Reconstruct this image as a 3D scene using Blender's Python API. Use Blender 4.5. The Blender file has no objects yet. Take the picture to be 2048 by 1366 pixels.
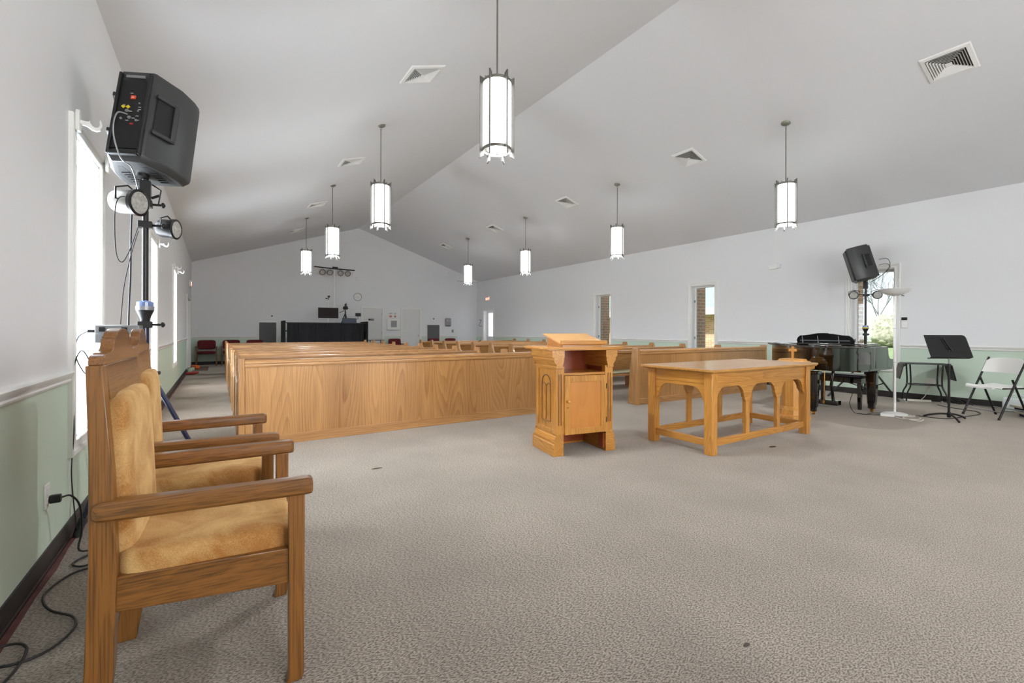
import bpy, bmesh, math, random
from mathutils import Vector, Matrix
random.seed(7)
S = bpy.context.scene
C = S.collection
PI = math.pi
R = math.radians

# ------------------------------------------------------------------ camera
cam_d = bpy.data.cameras.new('camera')
cam = bpy.data.objects.new('camera', cam_d)
C.objects.link(cam)
cam_d.sensor_width = 36
cam_d.lens = 906.1 / 2048 * 36
cam_d.shift_y = -(683 - 661.04) / 2048
cam_d.clip_start = 0.02
cam.matrix_world = (Matrix.Translation((0, 0, 1.15)) @ Matrix.Rotation(-0.5778, 4, 'Z')
                    @ Matrix.Rotation(PI / 2, 4, 'X') @ Matrix.Rotation(0.0027, 4, 'Z'))
S.camera = cam

# ------------------------------------------------------------------ view, world, sun
vs = S.view_settings
vs.view_transform = 'Standard'
vs.look = 'None'
vs.exposure = 2.05
vs.gamma = 1.0
vs.use_curve_mapping = False
S.cycles.max_bounces = 10
S.cycles.diffuse_bounces = 7
S.cycles.glossy_bounces = 4
S.cycles.transmission_bounces = 6
S.cycles.transparent_max_bounces = 8
S.cycles.sample_clamp_indirect = 6
S.cycles.caustics_reflective = False
S.cycles.caustics_refractive = False

PENDANT_STRENGTH = 2.6
WINDOW_STRENGTH = 5.0      # daylight glow of the frosted panes
FRONT_FILL_STRENGTH = 3.1  # glow of the made-up fill windows behind the viewer
world = bpy.data.worlds.new('world')
S.world = world
world.use_nodes = True
wn = world.node_tree
wn.nodes['Background'].inputs['Color'].default_value = (0.86, 0.93, 1.0, 1)
wn.nodes['Background'].inputs['Strength'].default_value = 0.34

sun_d = bpy.data.lights.new('sun', 'SUN')
sun_d.energy = 1.5
sun_d.angle = R(1.0)
sun_d.color = (1.0, 0.95, 0.88)
sun = bpy.data.objects.new('sun', sun_d)
C.objects.link(sun)
sun.rotation_euler = Vector((0.66, 0.25, -0.71)).to_track_quat('-Z', 'Y').to_euler()
sun.location = (-8, -4, 9)

# ------------------------------------------------------------------ room numbers
XL, XR, YB, YF = -0.68, 9.92, 17.97, -3.6
HE, HR = 3.346, 5.096
XM = (XL + XR) / 2
SLOPE = math.atan((HR - HE) / (XM - XL))


def ceil_z(x):
    return HE + (HR - HE) * (1 - abs(x - XM) / (XM - XL))


# ------------------------------------------------------------------ materials
def srgb(r, g, b):
    def f(v):
        v /= 255
        return v / 12.92 if v <= 0.04045 else ((v + 0.055) / 1.055) ** 2.4
    return (f(r), f(g), f(b), 1)


def new_mat(name):
    m = bpy.data.materials.new(name)
    m.use_nodes = True
    return m, m.node_tree, m.node_tree.nodes['Principled BSDF']


def plain(name, col, rough=0.5, metal=0.0, coat=0.0, var=0.0, vscale=6.0, bump=0.0, bscale=80.0, spec=None, sheen=0.0, trans=0.0):
    m, t, b = new_mat(name)
    N, L = t.nodes, t.links
    b.inputs['Base Color'].default_value = col
    b.inputs['Roughness'].default_value = rough
    b.inputs['Metallic'].default_value = metal
    b.inputs['Coat Weight'].default_value = coat
    b.inputs['Coat Roughness'].default_value = 0.06
    b.inputs['Sheen Weight'].default_value = sheen
    if spec is not None:
        b.inputs['Specular IOR Level'].default_value = spec
    tc = N.new('ShaderNodeTexCoord')
    nz = N.new('ShaderNodeTexNoise')
    nz.inputs['Scale'].default_value = vscale
    nz.inputs['Detail'].default_value = 4
    L.new(tc.outputs['Object'], nz.inputs['Vector'])
    mr = N.new('ShaderNodeMapRange')
    mr.inputs['From Min'].default_value = 0.3
    mr.inputs['From Max'].default_value = 0.7
    mr.inputs['To Min'].default_value = 1 - var
    mr.inputs['To Max'].default_value = 1 + var
    L.new(nz.outputs['Fac'], mr.inputs['Value'])
    mx = N.new('ShaderNodeVectorMath')
    mx.operation = 'SCALE'
    mx.inputs[0].default_value = col[:3]
    L.new(mr.outputs['Result'], mx.inputs['Scale'])
    L.new(mx.outputs[0], b.inputs['Base Color'])
    if bump > 0:
        n2 = N.new('ShaderNodeTexNoise')
        n2.inputs['Scale'].default_value = bscale
        n2.inputs['Detail'].default_value = 3
        L.new(tc.outputs['Object'], n2.inputs['Vector'])
        bp = N.new('ShaderNodeBump')
        bp.inputs['Strength'].default_value = bump
        bp.inputs['Distance'].default_value = 0.003
        L.new(n2.outputs['Fac'], bp.inputs['Height'])
        L.new(bp.outputs['Normal'], b.inputs['Normal'])
    return m


def wood(name, axis, c_light, c_dark, rough=0.33, ring=22.0, scale=2.2, contrast=0.5, pore=0.55):
    """oak: contour lines of a stretched noise make the arched figure, fine streaks make the pores"""
    m, t, b = new_mat(name)
    N, L = t.nodes, t.links
    tc = N.new('ShaderNodeTexCoord')
    oi = N.new('ShaderNodeObjectInfo')
    add = N.new('ShaderNodeVectorMath')
    add.operation = 'MULTIPLY_ADD'
    add.inputs[1].default_value = (1, 1, 1)
    L.new(tc.outputs['Object'], add.inputs[0])
    rs = N.new('ShaderNodeVectorMath')
    rs.operation = 'SCALE'
    rs.inputs[0].default_value = (37, 19, 53)
    L.new(oi.outputs['Random'], rs.inputs['Scale'])
    L.new(rs.outputs[0], add.inputs[2])

    def mapped(sc_along, sc_across):
        mp = N.new('ShaderNodeMapping')
        v = [sc_across] * 3
        v['xyz'.index(axis)] = sc_along
        mp.inputs['Scale'].default_value = v
        L.new(add.outputs[0], mp.inputs['Vector'])
        return mp
    m1 = mapped(0.2 * scale, scale * 2.0)
    n1 = N.new('ShaderNodeTexNoise')
    n1.inputs['Scale'].default_value = 1.0
    n1.inputs['Detail'].default_value = 1.5
    n1.inputs['Roughness'].default_value = 0.35
    L.new(m1.outputs[0], n1.inputs['Vector'])
    mu = N.new('ShaderNodeMath')
    mu.operation = 'MULTIPLY'
    mu.inputs[1].default_value = ring
    L.new(n1.outputs['Fac'], mu.inputs[0])
    fr = N.new('ShaderNodeMath')
    fr.operation = 'FRACT'
    L.new(mu.outputs[0], fr.inputs[0])
    r1 = N.new('ShaderNodeValToRGB')
    e = r1.color_ramp.elements
    e[0].position = 0.0
    e[0].color = (1, 1, 1, 1)
    e[1].position = 0.78
    e[1].color = (0.25, 0.25, 0.25, 1)
    x = r1.color_ramp.elements.new(0.9)
    x.color = (0, 0, 0, 1)
    x = r1.color_ramp.elements.new(1.0)
    x.color = (0.9, 0.9, 0.9, 1)
    L.new(fr.outputs[0], r1.inputs[0])
    m2 = mapped(4.0, 210.0)
    n2 = N.new('ShaderNodeTexNoise')
    n2.inputs['Scale'].default_value = 1.0
    n2.inputs['Detail'].default_value = 3
    L.new(m2.outputs[0], n2.inputs['Vector'])
    mr2 = N.new('ShaderNodeMapRange')
    mr2.inputs['From Min'].default_value = 0.35
    mr2.inputs['From Max'].default_value = 0.55
    L.new(n2.outputs['Fac'], mr2.inputs['Value'])
    m3 = mapped(0.5, 3.0)
    n3 = N.new('ShaderNodeTexNoise')
    n3.inputs['Scale'].default_value = 1.0
    n3.inputs['Detail'].default_value = 2
    L.new(m3.outputs[0], n3.inputs['Vector'])
    # value = contrast * rings + pores + large drift
    a1 = N.new('ShaderNodeMath')
    a1.operation = 'MULTIPLY_ADD'
    a1.inputs[1].default_value = contrast * 0.6
    L.new(r1.outputs[0], a1.inputs[0])
    a2 = N.new('ShaderNodeMath')
    a2.operation = 'MULTIPLY_ADD'
    a2.inputs[1].default_value = pore * 0.55
    L.new(mr2.outputs[0], a2.inputs[0])
    L.new(a2.outputs[0], a1.inputs[2])
    a3 = N.new('ShaderNodeMath')
    a3.operation = 'MULTIPLY_ADD'
    a3.inputs[1].default_value = 0.9
    a3.inputs[2].default_value = -0.2
    L.new(n3.outputs['Fac'], a3.inputs[0])
    L.new(a3.outputs[0], a2.inputs[2])
    mix = N.new('ShaderNodeMix')
    mix.data_type = 'RGBA'
    mix.inputs['A'].default_value = c_dark
    mix.inputs['B'].default_value = c_light
    L.new(a1.outputs[0], mix.inputs['Factor'])
    L.new(mix.outputs['Result'], b.inputs['Base Color'])
    b.inputs['Roughness'].default_value = rough
    b.inputs['Coat Weight'].default_value = 0.25
    b.inputs['Coat Roughness'].default_value = 0.15
    bp = N.new('ShaderNodeBump')
    bp.inputs['Strength'].default_value = 0.12
    bp.inputs['Distance'].default_value = 0.001
    L.new(mr2.outputs[0], bp.inputs['Height'])
    L.new(bp.outputs['Normal'], b.inputs['Normal'])
    return m


M = {}
PL, PD = srgb(198, 148, 92), srgb(124, 80, 42)
CL, CD = srgb(132, 86, 38), srgb(56, 31, 12)
TL_, TD = srgb(216, 154, 72), srgb(140, 86, 32)
for ax in 'xyz':
    M['pew_' + ax] = wood('oak_pew_' + ax, ax, PL, PD)
    M['chair_' + ax] = wood('oak_chair_' + ax, ax, CL, CD, rough=0.3, pore=1.0, scale=5.0, ring=10)
    M['table_' + ax] = wood('oak_table_' + ax, ax, TL_, TD, rough=0.25, scale=3.2, ring=16)
M['panel'] = wood('oak_veneer_panel', 'z', srgb(194, 144, 88), srgb(124, 80, 40), ring=34, scale=1.35, contrast=0.55, pore=0.45)
M['tabletop'] = wood('oak_table_top', 'x', srgb(214, 160, 84), srgb(158, 104, 44), rough=0.3, scale=3, ring=14)
M['redwood'] = wood('red_inner_wood', 'x', srgb(170, 78, 36), srgb(96, 36, 14), rough=0.35, scale=3)
M['doorpanel'] = wood('oak_door_panel', 'z', srgb(212, 142, 62), srgb(178, 110, 40), ring=8, contrast=0.35, pore=0.3)
M['fontwood'] = wood('oak_font', 'z', srgb(236, 176, 92), srgb(190, 124, 52), ring=12, scale=3, contrast=0.5, pore=0.4)
M['white'] = plain('white_trim_paint', srgb(236, 236, 232), 0.35)
M['jamb'] = plain('white_jamb_paint', srgb(240, 240, 240), 0.4)
M['doorwhite'] = plain('white_door_paint', srgb(226, 226, 224), 0.4)
M['plastic_white'] = plain('white_plastic', srgb(240, 239, 235), 0.35)
M['fold_white'] = plain('white_moulded_plastic', srgb(244, 243, 238), 0.45, bump=0.1, bscale=200)
M['black'] = plain('black_plastic', srgb(28, 28, 30), 0.45, bump=0.15, bscale=300)
M['speaker'] = plain('black_speaker_shell', srgb(56, 57, 57), 0.38, bump=0.12, bscale=400)
M['gloss'] = plain('black_piano_lacquer', srgb(12, 9, 8), 0.06, coat=1.0)
M['blackmetal'] = plain('black_metal', srgb(38, 36, 36), 0.35, metal=0.4)
M['rubber'] = plain('rubber', srgb(66, 68, 70), 0.8)
M['base_black'] = plain('black_vinyl_base', srgb(42, 38, 38), 0.45, var=0.25, vscale=9)
M['chrome'] = plain('chrome', srgb(205, 208, 214), 0.12, metal=1.0)
M['nickel'] = plain('brushed_nickel', srgb(140, 137, 130), 0.42, metal=1.0)
M['canopy'] = plain('aged_nickel', srgb(150, 152, 138), 0.4, metal=0.7)
M['steel'] = plain('grey_steel', srgb(150, 152, 154), 0.4, metal=0.6)
M['finmetal'] = plain('dark_brushed_fin', srgb(104, 101, 96), 0.5, metal=0.25)
M['brass'] = plain('brass', srgb(214, 160, 74), 0.22, metal=1.0)
M['bluemetal'] = plain('dark_blue_lacquered_tube', srgb(22, 24, 62), 0.2, metal=0.3, coat=0.6)
M['cable'] = plain('black_cable', srgb(36, 34, 34), 0.55)
M['cable_white'] = plain('white_cable', srgb(226, 222, 210), 0.5)
M['maroon'] = plain('maroon_tape', srgb(98, 58, 54), 0.7, var=0.3, vscale=14)
M['velvet'] = None
M['redfab'] = plain('dark_red_fabric', srgb(100, 22, 30), 0.9, var=0.1, bump=0.3, bscale=600, sheen=0.2)
M['pewcushion'] = plain('olive_tan_cushion', srgb(150, 142, 112), 0.9, bump=0.3, bscale=500)
M['drape'] = plain('black_drape', srgb(30, 30, 34), 0.85, bump=0.2, bscale=300)
M['screen'] = plain('dark_screen', srgb(44, 38, 36), 0.6, spec=0.2)
M['slate'] = plain('slate_grey_plastic', srgb(66, 76, 90), 0.5)
M['grilledark'] = plain('dark_filter', srgb(108, 109, 108), 0.7, bump=0.5, bscale=60)
M['black_hole'] = plain('duct_dark', srgb(60, 58, 56), 0.9)
M['tablebench'] = plain('black_bench_leather', srgb(34, 34, 52), 0.3, coat=0.3)
M['mat'] = plain('brown_door_mat', srgb(108, 88, 74), 0.95, var=0.15, bump=0.6, bscale=200)
M['navy'] = plain('navy_book_cloth', srgb(24, 30, 68), 0.6)
M['paper'] = plain('paper_edges', srgb(226, 220, 204), 0.8, bump=0.3, bscale=500)
M['jug'] = plain('translucent_white_jug', srgb(206, 214, 212), 0.35)
M['orange'] = plain('orange_plastic', srgb(232, 110, 40), 0.5)
M['palegreen'] = plain('pale_green_plastic', srgb(190, 214, 190), 0.5)
M['redplastic'] = plain('red_plastic', srgb(170, 44, 40), 0.5)
M['badge'] = plain('orange_red_badge', srgb(235, 78, 30), 0.4)
M['yellow'] = plain('yellow_label', srgb(224, 200, 40), 0.5)
M['ink'] = plain('black_ink', srgb(20, 20, 20), 0.6)
M['redink'] = plain('red_ink', srgb(196, 34, 50), 0.6)
M['whiteink'] = plain('white_ink', srgb(226, 226, 226), 0.6)
M['keywhite'] = plain('ivory_keys', srgb(236, 232, 220), 0.25)
M['glassplate'] = plain('clear_blue_collar', srgb(110, 130, 180), 0.1, coat=0.8)
M['yellowband'] = plain('yellow_band', srgb(186, 170, 60), 0.5)
M['shingle'] = plain('grey_green_shingles', srgb(150, 170, 168), 0.9, var=0.2, vscale=18)
M['grass'] = plain('grass', srgb(132, 150, 104), 0.95, var=0.35, vscale=3, bump=0.5, bscale=60)
M['bark'] = plain('bark', srgb(120, 122, 122), 0.9, var=0.3, vscale=20)
M['bush'] = plain('bush_leaves', srgb(176, 176, 158), 0.9, var=0.4, vscale=6, bump=0.8, bscale=18)
M['stain'] = plain('dark_spot', srgb(70, 62, 56), 0.9)


def carpet_mat():
    m, t, b = new_mat('loop_pile_carpet')
    N, L = t.nodes, t.links
    tc = N.new('ShaderNodeTexCoord')
    mp = N.new('ShaderNodeMapping')
    mp.inputs['Rotation'].default_value = (0, 0, R(49))
    mp.inputs['Scale'].default_value = (95, 185, 1)
    L.new(tc.outputs['Object'], mp.inputs['Vector'])
    v = N.new('ShaderNodeTexNoise')
    v.inputs['Scale'].default_value = 1.0
    v.inputs['Detail'].default_value = 2.0
    L.new(mp.outputs[0], v.inputs['Vector'])
    n = N.new('ShaderNodeTexNoise')
    n.inputs['Scale'].default_value = 1.6
    n.inputs['Detail'].default_value = 5
    L.new(tc.outputs['Object'], n.inputs['Vector'])
    rp = N.new('ShaderNodeValToRGB')
    e = rp.color_ramp.elements
    e[0].position = 0.38
    e[0].color = srgb(80, 69, 60)
    e[1].position = 0.62
    e[1].color = srgb(186, 174, 160)
    x = e.new(0.5)
    x.color = srgb(150, 137, 124)
    L.new(v.outputs['Fac'], rp.inputs[0])
    mr = N.new('ShaderNodeMapRange')
    mr.inputs['To Min'].default_value = 0.9
    mr.inputs['To Max'].default_value = 0.34
    L.new(n.outputs['Fac'], mr.inputs['Value'])
    sc = N.new('ShaderNodeVectorMath')
    sc.operation = 'SCALE'
    L.new(rp.outputs[0], sc.inputs[0])
    L.new(mr.outputs[0], sc.inputs['Scale'])
    L.new(sc.outputs[0], b.inputs['Base Color'])
    b.inputs['Roughness'].default_value = 0.95
    b.inputs['Specular IOR Level'].default_value = 0.15
    b.inputs['Sheen Weight'].default_value = 0.5
    b.inputs['Sheen Roughness'].default_value = 0.6
    b.inputs['Sheen Tint'].default_value = srgb(236, 226, 214)
    bp = N.new('ShaderNodeBump')
    bp.inputs['Strength'].default_value = 0.6
    bp.inputs['Distance'].default_value = 0.004
    L.new(v.outputs['Fac'], bp.inputs['Height'])
    L.new(bp.outputs['Normal'], b.inputs['Normal'])
    return m


def velvet_mat():
    m, t, b = new_mat('gold_tan_velvet')
    N, L = t.nodes, t.links
    tc = N.new('ShaderNodeTexCoord')
    n = N.new('ShaderNodeTexNoise')
    n.inputs['Scale'].default_value = 7
    n.inputs['Detail'].default_value = 5
    n.inputs['Distortion'].default_value = 0.8
    L.new(tc.outputs['Object'], n.inputs['Vector'])
    n2 = N.new('ShaderNodeTexNoise')
    n2.inputs['Scale'].default_value = 260
    n2.inputs['Detail'].default_value = 2
    L.new(tc.outputs['Object'], n2.inputs['Vector'])
    a = N.new('ShaderNodeMath')
    a.operation = 'MULTIPLY_ADD'
    a.inputs[1].default_value = 0.35
    L.new(n2.outputs['Fac'], a.inputs[0])
    L.new(n.outputs['Fac'], a.inputs[2])
    rp = N.new('ShaderNodeValToRGB')
    e = rp.color_ramp.elements
    e[0].position = 0.5
    e[0].color = srgb(158, 106, 54)
    e[1].position = 0.85
    e[1].color = srgb(206, 168, 112)
    L.new(a.outputs[0], rp.inputs[0])
    L.new(rp.outputs[0], b.inputs['Base Color'])
    b.inputs['Roughness'].default_value = 0.9
    b.inputs['Specular IOR Level'].default_value = 0.1
    b.inputs['Sheen Weight'].default_value = 0.6
    b.inputs['Sheen Roughness'].default_value = 0.4
    b.inputs['Sheen Tint'].default_value = srgb(240, 205, 150)
    bp = N.new('ShaderNodeBump')
    bp.inputs['Strength'].default_value = 0.5
    bp.inputs['Distance'].default_value = 0.003
    L.new(n2.outputs['Fac'], bp.inputs['Height'])
    L.new(bp.outputs['Normal'], b.inputs['Normal'])
    return m


def wall_mat(name, low, up, zsplit=0.862):
    """two paints: green below the chair rail, pale grey above"""
    m, t, b = new_mat(name)
    N, L = t.nodes, t.links
    tc = N.new('ShaderNodeTexCoord')
    sp = N.new('ShaderNodeSeparateXYZ')
    L.new(tc.outputs['Object'], sp.inputs[0])
    gt = N.new('ShaderNodeMath')
    gt.operation = 'GREATER_THAN'
    gt.inputs[1].default_value = zsplit
    L.new(sp.outputs['Z'], gt.inputs[0])
    mix = N.new('ShaderNodeMix')
    mix.data_type = 'RGBA'
    mix.inputs['A'].default_value = low
    mix.inputs['B'].default_value = up
    L.new(gt.outputs[0], mix.inputs['Factor'])
    L.new(mix.outputs['Result'], b.inputs['Base Color'])
    b.inputs['Roughness'].default_value = 0.55
    n = N.new('ShaderNodeTexNoise')
    n.inputs['Scale'].default_value = 120
    L.new(tc.outputs['Object'], n.inputs['Vector'])
    bp = N.new('ShaderNodeBump')
    bp.inputs['Strength'].default_value = 0.08
    bp.inputs['Distance'].default_value = 0.002
    L.new(n.outputs['Fac'], bp.inputs['Height'])
    L.new(bp.outputs['Normal'], b.inputs['Normal'])
    return m


def brick_mat(name, scale, c1, c2, mortar, rot=0.0):
    m, t, b = new_mat(name)
    N, L = t.nodes, t.links
    tc = N.new('ShaderNodeTexCoord')
    sp = N.new('ShaderNodeSeparateXYZ')
    L.new(tc.outputs['Object'], sp.inputs[0])
    ad = N.new('ShaderNodeMath')
    L.new(sp.outputs['X'], ad.inputs[0])
    L.new(sp.outputs['Y'], ad.inputs[1])
    cb = N.new('ShaderNodeCombineXYZ')
    L.new(ad.outputs[0], cb.inputs['X'])
    L.new(sp.outputs['Z'], cb.inputs['Y'])
    br = N.new('ShaderNodeTexBrick')
    br.inputs['Scale'].default_value = scale
    br.inputs['Color1'].default_value = c1
    br.inputs['Color2'].default_value = c2
    br.inputs['Mortar'].default_value = mortar
    br.inputs['Mortar Size'].default_value = 0.012
    br.inputs['Brick Width'].default_value = 0.5
    br.inputs['Row Height'].default_value = 0.18
    L.new(cb.outputs[0], br.inputs['Vector'])
    L.new(br.outputs['Color'], b.inputs['Base Color'])
    b.inputs['Roughness'].default_value = 0.9
    return m


def emit_mat(name, col, strength):
    m, t, b = new_mat(name)
    b.inputs['Base Color'].default_value = col
    b.inputs['Emission Color'].default_value = col
    b.inputs['Emission Strength'].default_value = strength
    return m


def glass_mat(name, tint, rough_mix=0.06):
    m = bpy.data.materials.new(name)
    m.use_nodes = True
    t = m.node_tree
    N, L = t.nodes, t.links
    N.remove(N['Principled BSDF'])
    tr = N.new('ShaderNodeBsdfTransparent')
    tr.inputs['Color'].default_value = tint
    gl = N.new('ShaderNodeBsdfGlossy')
    gl.inputs['Roughness'].default_value = 0.02
    mx = N.new('ShaderNodeMixShader')
    fr = N.new('ShaderNodeFresnel')
    fr.inputs['IOR'].default_value = 1.3
    L.new(fr.outputs[0], mx.inputs[0])
    L.new(tr.outputs[0], mx.inputs[1])
    L.new(gl.outputs[0], mx.inputs[2])
    L.new(mx.outputs[0], N['Material Output'].inputs['Surface'])
    return m


def frosted_mat(name):
    m = bpy.data.materials.new(name)
    m.use_nodes = True
    t = m.node_tree
    N, L = t.nodes, t.links
    N.remove(N['Principled BSDF'])
    tl = N.new('ShaderNodeBsdfTranslucent')
    tl.inputs['Color'].default_value = (0.92, 0.94, 0.97, 1)
    tr = N.new('ShaderNodeBsdfTransparent')
    mx = N.new('ShaderNodeMixShader')
    mx.inputs[0].default_value = 0.08
    L.new(tl.outputs[0], mx.inputs[1])
    L.new(tr.outputs[0], mx.inputs[2])
    L.new(mx.outputs[0], N['Material Output'].inputs['Surface'])
    return m


M['carpet'] = carpet_mat()
M['velvet'] = velvet_mat()
GREEN = srgb(206, 224, 206)
GREY = srgb(232, 233, 234)
M['wall'] = wall_mat('two_tone_wall_paint', GREEN, GREY)
M['wallplain'] = plain('pale_grey_wall_paint', GREY, 0.55)
M['ceiling'] = plain('ceiling_paint', srgb(230, 231, 233), 0.7, bump=0.06, bscale=90)
M['brick'] = brick_mat('mixed_brick', 2.2, srgb(168, 120, 96), srgb(136, 112, 96), srgb(190, 180, 168))
M['brick_house'] = brick_mat('house_brick', 2.2, srgb(214, 150, 120), srgb(226, 190, 160), srgb(232, 222, 206))
M['glass'] = glass_mat('window_glass', (0.97, 0.99, 0.99, 1))
M['frosted'] = emit_mat('frosted_window_glass_lit_by_day', (0.84, 0.92, 1.0, 1), WINDOW_STRENGTH)
M['front_fill'] = emit_mat('front_fill_glow', (0.97, 0.98, 1.0, 1), FRONT_FILL_STRENGTH)  # self-lit panes of the added front windows, fill light only
M['shade'] = emit_mat('lit_pendant_shade', (0.91, 0.965, 1.0, 1), PENDANT_STRENGTH)
M['diffuser'] = emit_mat('lit_pendant_diffuser', (0.91, 0.965, 1.0, 1), PENDANT_STRENGTH * 75)
M['exit_red'] = emit_mat('lit_exit_letters', (1.0, 0.2, 0.14, 1), 1.6)


# ------------------------------------------------------------------ mesh helpers
class B:
    def __init__(self):
        self.bm = bmesh.new()

    def _verts(self, vs):
        return [self.bm.verts.new(v) for v in vs]

    def box(self, x0, x1, y0, y1, z0, z1):
        v = self._verts([(x, y, z) for x in (x0, x1) for y in (y0, y1) for z in (z0, z1)])
        for f in ((0, 1, 3, 2), (4, 6, 7, 5), (0, 4, 5, 1), (2, 3, 7, 6), (0, 2, 6, 4), (1, 5, 7, 3)):
            self.bm.faces.new([v[i] for i in f])
        return self

    def cbox(self, c, s, m=None):
        """box centred at c, size s, optional 3x3/4x4 rotation"""
        vs = [Vector((x * s[0] / 2, y * s[1] / 2, z * s[2] / 2)) for x in (-1, 1) for y in (-1, 1) for z in (-1, 1)]
        if m is not None:
            vs = [m @ v for v in vs]
        v = self._verts([Vector(c) + q for q in vs])
        for f in ((0, 1, 3, 2), (4, 6, 7, 5), (0, 4, 5, 1), (2, 3, 7, 6), (0, 2, 6, 4), (1, 5, 7, 3)):
            self.bm.faces.new([v[i] for i in f])
        return self

    def prism(self, pts, lo, hi, ax='y'):
        def p(a, b, c):
            return {'x': (c, a, b), 'y': (a, c, b), 'z': (a, b, c)}[ax]
        n = len(pts)
        a = self._verts([p(q[0], q[1], lo) for q in pts])
        b = self._verts([p(q[0], q[1], hi) for q in pts])
        self.bm.faces.new(a)
        self.bm.faces.new(b[::-1])
        for i in range(n):
            j = (i + 1) % n
            self.bm.faces.new([a[i], a[j], b[j], b[i]])
        return self

    def loft(self, rings, cap=True):
        rs = [self._verts(r) for r in rings]
        n = len(rs[0])
        for a, b in zip(rs, rs[1:]):
            for i in range(n):
                j = (i + 1) % n
                self.bm.faces.new([a[i], a[j], b[j], b[i]])
        if cap:
            self.bm.faces.new(rs[0][::-1])
            self.bm.faces.new(rs[-1])
        return self

    def lathe(self, prof, c=(0, 0), n=24, cap=True, mat=None):
        """profile of (radius, z)"""
        rings = []
        for r, z in prof:
            ring = [Vector((c[0] + r * math.cos(2 * PI * i / n), c[1] + r * math.sin(2 * PI * i / n), z)) for i in range(n)]
            if mat is not None:
                ring = [mat @ q for q in ring]
            rings.append(ring)
        return self.loft(rings, cap)

    def tube(self, pts, r, n=8, smooth=False, radii=None):
        pts = [Vector(p) for p in pts]
        if smooth:
            pts = crom(pts, smooth if isinstance(smooth, int) and smooth > 1 else 6)
        rings = []
        up = Vector((0.13, 0.21, 0.97)).normalized()
        for i, p in enumerate(pts):
            d = (pts[min(i + 1, len(pts) - 1)] - pts[max(i - 1, 0)])
            if d.length < 1e-9:
                d = Vector((0, 0, 1))
            d.normalize()
            u = up - d * up.dot(d)
            if u.length < 1e-3:
                u = Vector((1, 0, 0)) - d * d.x
            u.normalize()
            w = d.cross(u)
            up = u
            rr = r if radii is None else radii[min(i, len(radii) - 1)]
            rings.append([p + u * (rr * math.cos(2 * PI * k / n)) + w * (rr * math.sin(2 * PI * k / n)) for k in range(n)])
        return self.loft(rings)

    def pillow(self, c, s, p=4.0, n=10, m=None):
        """rounded block: cube grid pushed onto a superellipsoid"""
        t = bmesh.new()
        bmesh.ops.create_cube(t, size=2)
        bmesh.ops.subdivide_edges(t, edges=t.edges[:], cuts=n, use_grid_fill=True)
        vm = {}
        for v in t.verts:
            q = v.co
            k = (abs(q.x) ** p + abs(q.y) ** p + abs(q.z) ** p) ** (1 / p)
            q = q / k
            w = Vector((q.x * s[0] / 2, q.y * s[1] / 2, q.z * s[2] / 2))
            if m is not None:
                w = m @ w
            vm[v.index] = self.bm.verts.new(Vector(c) + w)
        for f in t.faces:
            self.bm.faces.new([vm[v.index] for v in f.verts])
        t.free()
        return self

    def build(self, name, mat, parent=None, bevel=0.0, smooth=None, seg=2, **props):
        bmesh.ops.recalc_face_normals(self.bm, faces=self.bm.faces[:])
        me = bpy.data.meshes.new(name)
        self.bm.to_mesh(me)
        self.bm.free()
        me.materials.append(mat if not isinstance(mat, str) else M[mat])
        if smooth is not None or bevel > 0:
            for p in me.polygons:
                p.use_smooth = True
            me.set_sharp_from_angle(angle=R(smooth if smooth is not None else 35))
        o = bpy.data.objects.new(name, me)
        C.objects.link(o)
        if parent is not None:
            o.parent = parent
        if bevel > 0:
            b = o.modifiers.new('edge', 'BEVEL')
            b.width = bevel
            b.segments = seg
            b.limit_method = 'ANGLE'
            b.angle_limit = R(40)
        for k, v in props.items():
            o[k] = v
        return o


def crom(pts, k=6):
    out = []
    n = len(pts)
    for i in range(n - 1):
        p0, p1, p2, p3 = pts[max(i - 1, 0)], pts[i], pts[i + 1], pts[min(i + 2, n - 1)]
        for j in range(k):
            t = j / k
            out.append(0.5 * ((2 * p1) + (p2 - p0) * t + (2 * p0 - 5 * p1 + 4 * p2 - p3) * t * t + (3 * p1 - p0 - 3 * p2 + p3) * t ** 3))
    out.append(pts[-1])
    return out


def thing(name, label, cat, loc=(0, 0, 0), rz=0.0, group=None):
    o = bpy.data.objects.new(name, None)
    o.empty_display_size = 0.05
    C.objects.link(o)
    o.location = loc
    o.rotation_euler = (0, 0, rz)
    o['label'] = label
    o['category'] = cat
    if group:
        o['group'] = group
    return o


def tag(o, label, cat, group=None):
    o['label'] = label
    o['category'] = cat
    if group:
        o['group'] = group
    return o


def struct(o):
    o['kind'] = 'structure'
    return o


def kids(o):
    return [c for c in bpy.data.objects if c.parent == o]


def dup(root, loc, label, rz=None):
    r = root.copy()
    C.objects.link(r)
    r.location = loc
    if rz is not None:
        r.rotation_euler = (0, 0, rz)
    r['label'] = label
    for ch in kids(root):
        c = ch.copy()
        C.objects.link(c)
        c.parent = r
        for g in kids(ch):
            d = g.copy()
            C.objects.link(d)
            d.parent = c
    return r


def text_mesh(name, s, size, mat, parent, mw, extrude=0.0005):
    cu = bpy.data.curves.new(name, 'FONT')
    cu.body = s
    cu.size = size
    cu.extrude = extrude
    cu.align_x = 'CENTER'
    cu.align_y = 'CENTER'
    tmp = bpy.data.objects.new(name, cu)
    C.objects.link(tmp)
    dg = bpy.context.evaluated_depsgraph_get()
    me = bpy.data.meshes.new_from_object(tmp.evaluated_get(dg))
    bpy.data.objects.remove(tmp)
    me.transform(mw)
    me.materials.clear()
    me.materials.append(M[mat])
    o = bpy.data.objects.new(name, me)
    C.objects.link(o)
    if parent is not None:
        o.parent = parent
    return o


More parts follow.
